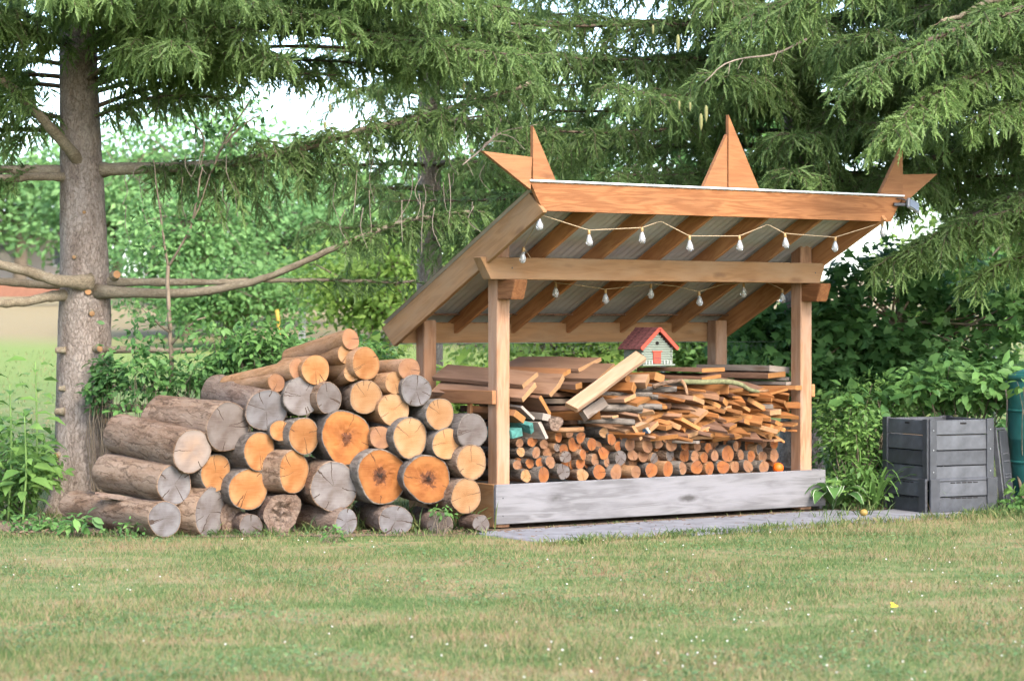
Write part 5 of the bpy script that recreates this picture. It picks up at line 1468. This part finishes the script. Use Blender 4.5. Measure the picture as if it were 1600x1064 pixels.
# --- further spruce behind the first, dark curtain between trunk and shed
sp4 = Spruce('spruce_tree', 'dark spruce further back between the trunk and the shed', (-1.06, 30.0, float(ground_z(-1.06, 30.0))))
sp4.trunk([(0, .22, 0), (.5, .17, 0), (5, .14, 0), (9, .10, 0), (12, .02, 0)], 12)
sp4.auto_limbs(2.4, 6.2, .46, 2.3, n_per=5, droop=-.12, hang=(.5, 1.2), dens=.45, tone=-.05, az_rng=(225, 375), start=.3)
n4 = sp4.build(K=9, keep_out=.02)
print('needles', n1, n2, n3, n4)

# cones hanging in the crowns
cone_me = pymesh('cone', *lathe([(.004, 0), (.013, -.012), (.018, -.05), (.016, -.10), (.008, -.14), (.002, -.15)][::-1], 8), smooth=True)
cone_m = plain('pale_cone', (0.20, 0.20, 0.075), .8, var=.2, scale=60); cone_r = plain('brown_cone', (0.20, 0.085, 0.04), .8, var=.2, scale=60)
for i, (px, py, k) in enumerate(((1059, 55, 0), (1103, 165, 0), (1095, 178, 0), (1020, 40, 1), (1061, 158, 1), (1078, 160, 1), (516, 162, 1), (508, 190, 1), (725, 130, 1), (1145, 55, 1))):
    o = link('cone', cone_me if k == 0 else cone_me.copy(), sp2.root if px > 900 else sp1.root, None)
    if len(o.data.materials) == 0: o.data.materials.append(cone_r if k else cone_m)
    r_ = sp2 if px > 900 else sp1
    o.location = at(px, py, 20.6) - r_.base; o.scale = (1, 1, 1) if k == 0 else (.7, .7, .55)
# dead twigs
def dead_branch(label, root_pts, twigs, r0, host):
    tube('dead_branch', [tuple(A(*p) - host.o) for p in root_pts], [r0, r0 * .4], bark_dead, host.root, 6, 18, .0015)
    for t_ in twigs:
        tube('dead_twig', [tuple(A(*p) - host.o) for p in t_], [r0 * .45, r0 * .2], bark_dead, host.root, 5, 10, .0015)
dead_branch('', [(1260, 62, 20.6), (1210, 85, 20.5), (1160, 92, 20.4), (1128, 104, 20.3), (1100, 130, 20.3)], [[(1215, 80, 20.5), (1208, 98, 20.4)], [(1160, 95, 20.4), (1152, 110, 20.4)], [(1140, 100, 20.3), (1138, 118, 20.3)]], .012, sp2)
dead_branch('', [(690, 190, 20.8), (745, 183, 20.9), (780, 180, 20.9)], [], .016, sp1)
dead_branch('', [(785, 180, 20.9), (770, 215, 20.8), (745, 240, 20.7), (722, 258, 20.6)], [[(752, 236, 20.7), (762, 222, 20.7), (790, 222, 20.8)], [(765, 220, 20.8), (790, 205, 20.8), (840, 195, 20.8)], [(770, 208, 20.8), (800, 215, 20.8), (820, 235, 20.8)]], .013, sp1)
for i in range(60):
    px = rng.uniform(190, 760); py = rng.uniform(180, 330) if px < 780 else rng.uniform(150, 260)
    Yq = rng.uniform(20.6, 21.6); L_ = rng.uniform(25, 80)
    dead_branch('', [(px, py, Yq), (px + rng.normal(0, 4), py + L_ * .5, Yq), (px + rng.normal(4, 9), py + L_, Yq - .1)], [], .0045, sp1)

# ------------------------------------------------------------------ broadleaf plants
def plant(name, label, cat, base, centres, nleaf, lsize, mat, leaf='oval', spread=.2, stem_r=.01, stem_mat=None, tone=.4, group=None, droop=-.25, stems=True, trunk=None):
    """leaf clumps round the given centres (world), stems run to them from the base"""
    root = empty(name, base, 0, label, cat, group)
    o = np.array(tuple(base)); C = np.asarray([tuple(c) for c in centres], float); nc = len(C)
    tv, tf = {'oval': (LEAF_V, LEAF_F), 'oval6': (LEAF6_V, LEAF6_F), 'maple': (MAPLE_V, MAPLE_F)}[leaf]
    ci = rng.integers(0, nc, nleaf)
    sp_ = np.broadcast_to(np.asarray(spread, float), (nc,))[ci]
    off = rand_dirs(nleaf) * (rng.random(nleaf) ** .45)[:, None] * sp_[:, None] * np.array([1.15, 1.15, .85])
    P = C[ci] + off
    P[:, 2] = np.maximum(P[:, 2], ground_z(P[:, 0], P[:, 1]) + .02)
    D = unit(off * np.array([1, 1, .3]) + rng.normal(0, .35, (nleaf, 3)) * sp_[:, None] + np.array([0, 0, droop]) * sp_[:, None])
    N = unit(np.array([0, -.25, 1.0]) + rng.normal(0, .45, (nleaf, 3)))
    V, F = scatter(tv, tf, P - o, D, N, lsize * rng.uniform(.6, 1.25, nleaf))
    ctone = rng.normal(tone, .16, nc)
    T = np.repeat(ctone[ci] + rng.normal(0, .12, nleaf), len(tv))
    link('foliage', npmesh('foliage', V, F, T), root, mat)
    if trunk:
        tube('trunk', [tuple(np.array(q) - o) for q in trunk[0]], trunk[1], bark_stem, root, 9, 16, .01)
    if stems:
        acc = Acc()
        for c in C[: 60]:
            b = o + rng.normal(0, .04, 3) * np.array([1, 1, 0]) if not trunk else np.array(trunk[0][min(len(trunk[0]) - 1, 1 + rng.integers(0, len(trunk[0]) - 1))])
            m_ = (b + c) / 2 + rng.normal(0, .06, 3) + np.array([0, 0, .08 * (c[2] - b[2])])
            V, F = tube_arr(smooth_path([b - o, m_ - o, c - o], 8), np.linspace(stem_r, stem_r * .35, 8), 4); acc.add(V, F)
        st = acc.build('stems', stem_mat or bark_stem, root); st['kind'] = 'stuff'
    return root


def blob(c, r, n):
    c = np.array(tuple(c)); r = np.array(r)
    return c + rand_dirs(n) * (rng.random(n) ** .5)[:, None] * r


# saplings and shrub behind the pile
b = at(265, 600, 21.0); b.z = 0
sap = empty('sapling', b, 0, 'thin forked sapling rising behind the weathered logs', 'sapling')
so_ = np.array(tuple(b))
tube('trunk', [tuple(A(*q) - so_) for q in ((267, 790, 21), (268, 600, 21), (266, 520, 21), (262, 440, 21), (263, 415, 21))], [.022, .018], bark_stem, sap, 7, 20, .003)
for q in (((263, 418, 21), (255, 370, 21), (248, 310, 21), (240, 250, 21)), ((263, 418, 21), (285, 380, 20.9), (305, 340, 20.9), (330, 270, 20.9)), ((300, 350, 20.9), (310, 300, 20.8), (318, 240, 20.8)), ((266, 520, 21), (240, 500, 20.9), (222, 480, 20.9)), ((266, 540, 21), (300, 505, 20.9), (322, 495, 20.9)), ((330, 270, 20.9), (352, 220, 20.8), (395, 150, 20.8)), ((345, 235, 20.8), (375, 200, 20.8), (410, 178, 20.8)), ((318, 240, 20.8), (318, 215, 20.8), (300, 188, 20.8))):
    tube('branch', [tuple(A(*p) - so_) for p in q], [.013, .005], bark_stem, sap, 6, 16, .004)
Cs = np.array([A(*q) for q in ((215, 365, 20.9), (225, 345, 20.9), (245, 385, 20.8), (210, 380, 21), (235, 405, 20.9), (305, 330, 20.8), (318, 360, 20.8), (225, 500, 20.9), (240, 515, 20.9), (290, 510, 20.9), (318, 490, 20.8), (265, 500, 20.9), (200, 505, 20.9), (285, 540, 20.8), (250, 560, 20.8), (320, 210, 20.8), (345, 190, 20.8), (375, 170, 20.8), (385, 205, 20.8), (360, 225, 20.8), (330, 250, 20.8), (300, 190, 20.8), (395, 150, 20.8), (410, 180, 20.8))])
n_ = 620; ci = rng.integers(0, len(Cs), n_)
off = rng.normal(0, .075, (n_, 3)); P = Cs[ci] + off
V, F = scatter(LEAF6_V, LEAF6_F, P - so_, unit(off + rng.normal(0, .05, (n_, 3)) + [0, 0, -.04]), unit(np.array([0, -.4, 1.0]) + rng.normal(0, .4, (n_, 3))), rng.uniform(.04, .085, n_))
link('foliage', npmesh('foliage', V, F, np.repeat(rng.normal(.4, .2, n_), 7)), sap, leaf_dark)

plant('leafy_shrub', 'leafy green shrub crowding behind the top of the log pile', 'shrub', (at(420, 600, 20.9).x, 20.9, 0),
      np.vstack([blob(at(430, 560, 20.9), (.55, .35, .32), 26), blob(at(350, 555, 20.8), (.3, .3, .25), 12), blob(at(520, 560, 21.1), (.45, .3, .22), 14)]), 2600, .085, leaf_mid, 'oval6', .16, .008)
plant('leafy_shrub', 'low shrub filling the gap between the trunk and the weathered logs', 'shrub', (at(235, 640, 20.9).x, 20.9, 0),
      np.vstack([blob(at(225, 590, 20.9), (.35, .3, .38), 16), blob(at(300, 590, 20.8), (.3, .25, .2), 10)]), 900, .08, leaf_mid, 'oval6', .15, .006)
plant('creeper', 'five leaved creeper clinging to the spruce trunk', 'creeper', (at(158, 640, 21.2).x, 21.25, 0),
      np.vstack([blob(at(158, 600, 21.18), (.14, .06, .20), 16), blob(at(182, 580, 21.12), (.12, .08, .14), 8), blob(at(160, 560, 21.2), (.12, .05, .12), 5)]), 420, .085, leaf_dark, 'oval6', .075, .005, tone=.35)
plant('leafy_weed', 'small leafy weed at the foot of the longest low log', 'weed', (at(125, 838, 19.0).x, 18.95, 0), blob(at(125, 818, 18.9), (.10, .05, .06), 6), 36, .11, leaf_mid, 'oval6', .06, .005)
for (px, py, n_, lab) in ((205, 838, 60, 'low ground weeds in front of the longest log'), (60, 830, 120, 'low leafy weeds at the foot of the spruce'), (520, 848, 14, 'flat broad leaved weed in the lawn before the pile'), (690, 800, 22, 'small broad leaved weed between the low log and the orange log'), (1590, 800, 120, 'low weeds at the foot of the barrel')):
    Yq = FOC * EYE / (py - HOR)
    if px == 690: Yq = 19.1
    c = at(px, py, Yq)
    plant('leafy_weed', lab, 'weed', (c.x, c.y, 0), blob((c.x, c.y, .07 if px != 690 else .2), (.32 if n_ > 30 else .05, .12 if n_ > 30 else .04, .04), 14), n_ * 2, .06, leaf_mid, 'oval6', .08, .003)
# tall broad leaved weeds at the edge
for k, (px, top, Yq, nn, lab, hh) in enumerate(((52, 565, 20.6, 26, 'tall broad leaved weed, tallest by the trunk', 1), (12, 600, 20.4, 26, 'tall broad leaved weed at the very edge', 1), (35, 650, 20.2, 22, 'shorter broad leaved weed before the tall ones', 1), (-30, 590, 20.5, 22, 'tall broad leaved weed half out of frame', 1))):
    b = at(px, 800, Yq); b.z = 0
    rt = empty('broadleaf_weed', b, 0, lab, 'weed', 'broad leaved weeds by the spruce')
    tz = at(px, top, Yq).z; o = np.array(tuple(b))
    tube('stem', [(0, 0, 0), (.03, 0, tz * .5), (.02, -.02, tz)], [.012, .006], plain('green_stem', (0.14, 0.24, 0.06), .7), rt, 6, 12)
    t_ = np.linspace(.25, 1, nn); a = np.arange(nn) * 2.4
    P = np.stack([.02 * np.ones(nn), -.01 * np.ones(nn), t_ * tz], -1)
    D = np.stack([np.cos(a), np.sin(a), np.full(nn, .15) - .5 * (1 - t_)], -1)
    P = P + D * .07
    lw = [(0, 0, 0), (.2, .16, .05), (.55, .22, .05), (1, 0, -.25), (.55, -.22, .05), (.2, -.16, .05), (.35, 0, 0), (.7, 0, -.05)]
    lf = [(0, 6, 1), (1, 6, 2), (2, 6, 7), (2, 7, 3), (3, 7, 4), (4, 7, 6), (4, 6, 5), (5, 6, 0)]
    sz = rng.uniform(.17, .27, nn) * (1.1 - .35 * t_)
    for q in range(nn):
        V, F = scatter(lw, lf, P[q:q + 1], D[q:q + 1], unit(np.array([[0, -.2, 1.0]]) + rng.normal(0, .25, (1, 3))), sz[q:q + 1])
        link('leaf', npmesh('leaf', V, F, np.full(8, rng.normal(.5, .2))), rt, leaf_light)
plant('leafy_shrub', 'loose green undergrowth between the trunk and the picture edge', 'shrub', (at(20, 700, 21.4).x, 21.4, 0), np.vstack([blob(at(20, 700, 21.3), (.5, .4, .35), 22), blob(at(55, 745, 20.6), (.3, .3, .2), 12), blob(at(0, 770, 20.6), (.3, .3, .2), 12)]), 1500, .085, leaf_light, 'oval6', .16, .006, group=None)

# right hand side: maple, bushes, weeds, lily, hosta
mc = []
for (px, py, Yq, r, n_) in ((1340, 560, 24.6, (.9, .5, .38), 16), (1430, 560, 24.4, (.7, .5, .45), 12), (1560, 500, 24.6, (.7, .6, .7), 13), (1330, 460, 24.9, (.35, .4, .35), 6), (1395, 440, 24.9, (.4, .4, .4), 7), (1300, 500, 24.7, (.3, .3, .3), 6), (1180, 500, 25.2, (.6, .5, .45), 10), (1450, 500, 25.0, (.4, .5, .3), 5), (1230, 560, 24.6, (.7, .4, .5), 14)):
    mc.append(blob(at(px, py, Yq), r, n_))
mb = at(1400, 700, 24.9); mb.z = float(ground_z(mb.x, mb.y))
plant('maple_tree', 'dark leaved young maple growing through the chain link fence', 'maple', mb, np.vstack(mc), 6000, .13, leaf_mid, 'maple', .28, .02, tone=.12,
      trunk=([tuple(mb), tuple(mb + Vector((-.1, 0, .6))), tuple(mb + Vector((.05, .1, 1.1))), tuple(mb + Vector((.0, .0, 1.6)))], [.06, .02]))
plant('leafy_shrub', 'pale green bush behind the compost bin with broad leaves', 'shrub', (at(1500, 650, 22.6).x, 22.7, 0),
      np.vstack([blob(at(1490, 610, 22.4), (.5, .35, .3), 18), blob(at(1560, 600, 22.3), (.3, .3, .3), 10), blob(at(1420, 620, 22.7), (.4, .3, .3), 10)]), 1150, .135, leaf_mid, 'oval6', .17, .008, tone=.55)
plant('leafy_shrub', 'small leafy branch hanging in front of the green barrel', 'shrub', (at(1595, 700, 22.0).x, 22.0, 0), np.vstack([blob(at(1600, 600, 21.4), (.08, .08, .08), 3), blob(at(1606, 750, 21.4), (.10, .12, .2), 6)]), 40, .12, leaf_light, 'oval6', .12, .006)
plant('leafy_shrub', 'dark undergrowth along the foot of the chain link fence', 'shrub', (at(1400, 700, 23.6).x, 23.6, 0), np.vstack([blob(at(1350, 690, 23.4), (.6, .3, .5), 24), blob(at(1500, 690, 23.6), (.8, .3, .5), 20)]), 2300, .10, leaf_dark, 'oval6', .2, .008, tone=.5)
plant('leafy_shrub', 'feathery light green weeds between the shed and the bin', 'weed', (at(1330, 790, 21.9).x, 21.9, 0), np.vstack([blob(at(1330, 690, 22.1), (.35, .3, .45), 24), blob(at(1375, 640, 22.5), (.3, .2, .3), 10), blob(at(1300, 640, 22.5), (.2, .2, .3), 8), blob(at(1345, 760, 21.7), (.35, .2, .15), 10)]), 3600, .065, leaf_light, 'oval', .17, .006)
plant('leafy_shrub', 'yellow green bush glowing behind the shed opening', 'shrub', (sw(1.8, 3.3, 0).x, sw(1.8, 3.3, 0).y, .1),
      np.vstack([blob(sw(.6, 3.2, .95), (.6, .4, .5), 16), blob(sw(1.9, 3.2, .95), (.7, .4, .55), 20), blob(sw(3.2, 3.0, .9), (.7, .4, .55), 20), blob(sw(-.4, 3.4, .95), (.5, .4, .5), 14)]), 3400, .12, leaf_yellow, 'maple', .25, .01, group=None)
for k, (px, py, Yq, r, lab) in enumerate(((1350, 625, 22.3, .2, 'broad leaved plant growing beside the sunny post'),)):
    plant('leafy_shrub', lab, 'plant', (at(px, 800, Yq).x, Yq, 0), blob(at(px, py, Yq), (.2, .15, .12), 5), 40, .2, leaf_mid, 'oval6', .14, .006)


def strap_plant(name, label, cat, base, n, L, wd, mat, arch=.6, edge=None, ovate=False, lean=(0, 0)):
    root = empty(name, base, 0, label, cat)
    for i in range(n):
        a = i * 2.4 + rng.uniform(-.3, .3); h = np.array([math.cos(a) + lean[0], math.sin(a) + lean[1], 0])
        l = L * rng.uniform(.7, 1.1); ar = arch * rng.uniform(.6, 1.3)
        m_ = 8; t = np.linspace(0, 1, m_)
        up = np.sin(t * 1.9) * l * (.85 - .25 * ar) - (t ** 3) * l * ar * .35
        C = h[None] * (t ** 1.25 * l * ar)[:, None] + np.array([0, 0, 1.0])[None] * up[:, None]
        side = np.cross(h, [0, 0, 1.0]); side /= np.linalg.norm(side)
        prof = np.sin(np.clip((t - .15) / .85, 0, 1) * np.pi) ** .6 * .9 + .10 * (1 - t) if ovate else (1 - t ** 2.5) * .9 + .06
        lf = C + side[None] * (prof * wd)[:, None] + np.array([0, 0, 1])[None] * (prof * wd * .35)[:, None]
        rg = C - side[None] * (prof * wd)[:, None] + np.array([0, 0, 1])[None] * (prof * wd * .35)[:, None]
        V = np.concatenate([lf, C, rg]); j = np.arange(m_ - 1)
        F = np.concatenate([np.stack([j, j + 1, j + m_ + 1, j + m_], -1), np.stack([j + m_, j + m_ + 1, j + 2 * m_ + 1, j + 2 * m_], -1)])
        lo = link('leaf', npmesh('leaf', V, F, np.full(len(V), rng.normal(.4, .15)), smooth=True), root, mat)
        if edge:
            E = []
            for e_, sg in ((lf, 1), (rg, -1)):
                E.append(e_ + np.array([0, 0, .003])); E.append(e_ + side[None] * sg * (.06 * wd) * np.minimum(1, prof * 4)[:, None] + np.array([0, 0, .004]))
            V = np.concatenate(E)
            F = np.concatenate([np.stack([j + k, j + k + 1, j + k + m_ + 1, j + k + m_], -1) for k in (0, 2 * m_)])
            link('pale_margin', npmesh('pale_margin', V, F), lo, edge)
    return root


p = at(1306, 805, 21.3)
strap_plant('hosta', 'white edged hosta tucked against the end of the base board', 'hosta', (p.x + .02, 21.6, 0), 16, .42, .075, leaf_mid, .8, cream_edge, True, lean=(.1, -.1))
p = at(1368, 795, 21.6)
strap_plant('daylily', 'arching green daylily clump next to the compost bin', 'daylily', (p.x, 21.6, 0), 20, .75, .015, leaf_light, .75)
p = at(1345, 795, 21.9)
strap_plant('daylily', 'second smaller clump of strap leaves behind the daylily', 'daylily', (p.x, 22.0, 0), 16, .8, .014, leaf_light, .7)

# ------------------------------------------------------------------ far things
def far_tree(label, px, top, bottom, Y, rx, nl_, ls, mat, name='broadleaf_tree', trunk_h=.3, cat='tree', nclump=60, tone=.45, group='trees beyond the lawn'):
    x = at(px, 500, Y).x; gz_ = float(ground_z(x, Y)); zt = at(px, top, Y).z; zb = max(gz_ + .1, at(px, bottom, Y).z)
    c = np.array([x, Y, (zt + zb) / 2]); r = np.array([rx, rx * .8, (zt - zb) / 2])
    cl = blob(c, r * .85, nclump)
    cl = cl[cl[:, 2] > gz_]
    plant(name, label, cat, (x, Y, gz_), cl, int(nl_ * 1.9), ls * .68, mat, 'oval', rx * .30, .03, tone=tone, group=group,
          trunk=([(x, Y, gz_ - .1), (x + .1, Y, gz_ + (zt - gz_) * .35), (x, Y + .1, gz_ + (zt - gz_) * .7)], [rx * .07, rx * .025]))


far_tree('round green bush standing on the lawn right of the spruce trunk', 290, 258, 520, 46, 1.9, 4200, .21, leaf_far, 'far_bush', cat='bush', group='bushes across the lawn')
far_tree('round green bush second across the lawn, beside the first', 420, 238, 520, 50, 2.2, 4200, .22, leaf_far, 'far_bush', cat='bush', group='bushes across the lawn')
far_tree('darker low bush in front of the two round ones', 350, 400, 525, 43, 1.7, 3000, .18, leaf_dark, 'far_bush', cat='bush', tone=.75, group='bushes across the lawn')
far_tree('bright yellow green bush seen below the roof edge', 600, 330, 560, 36, 1.5, 3000, .20, leaf_yellow, 'far_bush', cat='bush', group='bushes across the lawn')
far_tree('pale green tree glimpsed above the shed roof', 740, 150, 500, 44, 2.6, 4500, .24, leaf_light)
far_tree('light green tree behind the star point', 880, 110, 500, 48, 2.8, 4500, .25, leaf_light)
far_tree('leafy tree filling the gap behind the middle star point', 1060, 60, 500, 42, 3.0, 4500, .25, leaf_mid)
far_tree('tall leafy tree behind the far end of the shed', 1230, 80, 430, 40, 2.0, 3200, .24, leaf_mid)
far_tree('yellow green tree glowing through the branches over the bin', 1530, 240, 640, 38, 1.9, 4200, .22, leaf_yellow)
far_tree('tall tree past the picture edge', 1680, 60, 600, 36, 2.2, 3000, .24, leaf_mid)
far_tree('distant green hedge bush behind the shed opening', 900, 470, 600, 33, 2.2, 3400, .18, leaf_yellow, 'far_bush', cat='bush', group='bushes across the lawn')
far_tree('distant green hedge bush behind the sunny post', 1140, 470, 610, 32, 1.4, 3400, .18, leaf_light, 'far_bush', cat='bush', group='bushes across the lawn')
far_tree('distant bush low behind the compost bin', 1440, 560, 640, 32, 1.6, 2400, .16, leaf_light, 'far_bush', cat='bush', group='bushes across the lawn')
far_tree('distant tree left of the spruce trunk', 30, 190, 400, 75, 3.6, 3600, .4, leaf_far)
far_tree('distant tree showing behind the spruce trunk', 180, 215, 480, 70, 3.0, 3200, .4, leaf_far)
far_tree('distant tree beyond the round bushes', 530, 185, 500, 62, 3.4, 3800, .36, leaf_far)

far_tree('thin leafy tree showing in the sky gap by the sapling', 360, 105, 420, 58, 3.0, 2300, .30, leaf_far)
far_tree('thin leafy tree showing between the trunk and the sapling', 235, 130, 400, 64, 2.4, 1500, .32, leaf_far)
# house across the lawn, mostly hidden
hx = at(30, 430, 78); gz0 = float(ground_z(hx.x, 78))
hs = empty('house', (hx.x, 78, gz0), .2, 'far house with reddish brick wall and pale roof left of the trunk', 'house')
brick = NT('far_brick'); _tc = brick.n('TexCoord'); _b = brick.n('TexBrick', Vector=(_tc, 3), Scale=4.0, Color1=(0.34, 0.15, 0.10, 1), Color2=(0.40, 0.19, 0.13, 1), Mortar=(0.4, 0.34, 0.3, 1)); brick = brick.finish(_b, .9)
roofm = plain('pale_roof', (0.26, 0.20, 0.19), .9, var=.1)
V = [(-4, 0, 0), (3, 0, 0), (3, 5, 0), (-4, 5, 0), (-4, 0, 1.7), (3, 0, 1.7), (3, 5, 1.7), (-4, 5, 1.7)]
link('wall', pymesh('wall', V, [(0, 1, 5, 4), (1, 2, 6, 5), (2, 3, 7, 6), (3, 0, 4, 7), (4, 5, 6, 7)]), hs, brick)
V = [(-4.3, -.4, 1.66), (3.3, -.4, 1.66), (3.3, 5.4, 1.66), (-4.3, 5.4, 1.66), (-4.3, 2.5, 2.5), (3.3, 2.5, 2.5)]
link('roof', pymesh('roof', V, [(0, 1, 5, 4), (2, 3, 4, 5), (1, 2, 5), (3, 0, 4), (3, 2, 1, 0)]), hs, roofm)
for xw in (-2.6, -.4, 1.6):
    wf = board('window', (xw - .5, -.02, .95), (xw + .5, -.02, .95), .06, .8, whitep, hs, two=False)
    board('pane', (.06, -.032, 0), (.94, -.032, 0), .02, .66, plain('window_glass', (0.10, 0.12, 0.14), .1, spec=.6), wf, two=False)
# wooden border in front of the house, yellow marker and grey post on the lawn
bb = at(45, 447, 60)
bd_ = board('garden_border', (bb.x - 2.2, 60, bb.z - .1), (bb.x + 2.0, 60.2, bb.z - .1), .2, .35, plain('terracotta_border', (0.26, 0.12, 0.075), .9), None, two=False)
tag(bd_, 'low terracotta coloured border at the top of the far lawn', 'border')
q = at(437, 500, 41)
my = empty('marker_post', (q.x, 41, float(ground_z(q.x, 41))), 0, 'yellow plastic guy marker leaning on the far lawn', 'marker')
zt = at(437, 484, 41).z - my.location.z
tube('sleeve', [(.04, 0, -.05), (-.0, 0, zt * .5), (-.05, 0, zt)], .035, plain('yellow_plastic', (0.45, 0.29, 0.04), .6), my, 8, 6)
q = at(472, 500, 44)
gp = empty('grey_post', (q.x, 44, float(ground_z(q.x, 44))), 0, 'short grey post beside the yellow marker', 'post')
board('shaft', (0, 0, -.1), (0, 0, at(472, 486, 44).z - gp.location.z), .12, .12, metal_grey, gp, up=(1, 0, 0), two=False)
board('cap', (0, 0, at(472, 486, 44).z - gp.location.z + .002), (0, 0, at(472, 484, 44).z - gp.location.z + .03), .16, .16, metal_grey, gp, up=(1, 0, 0), two=False)
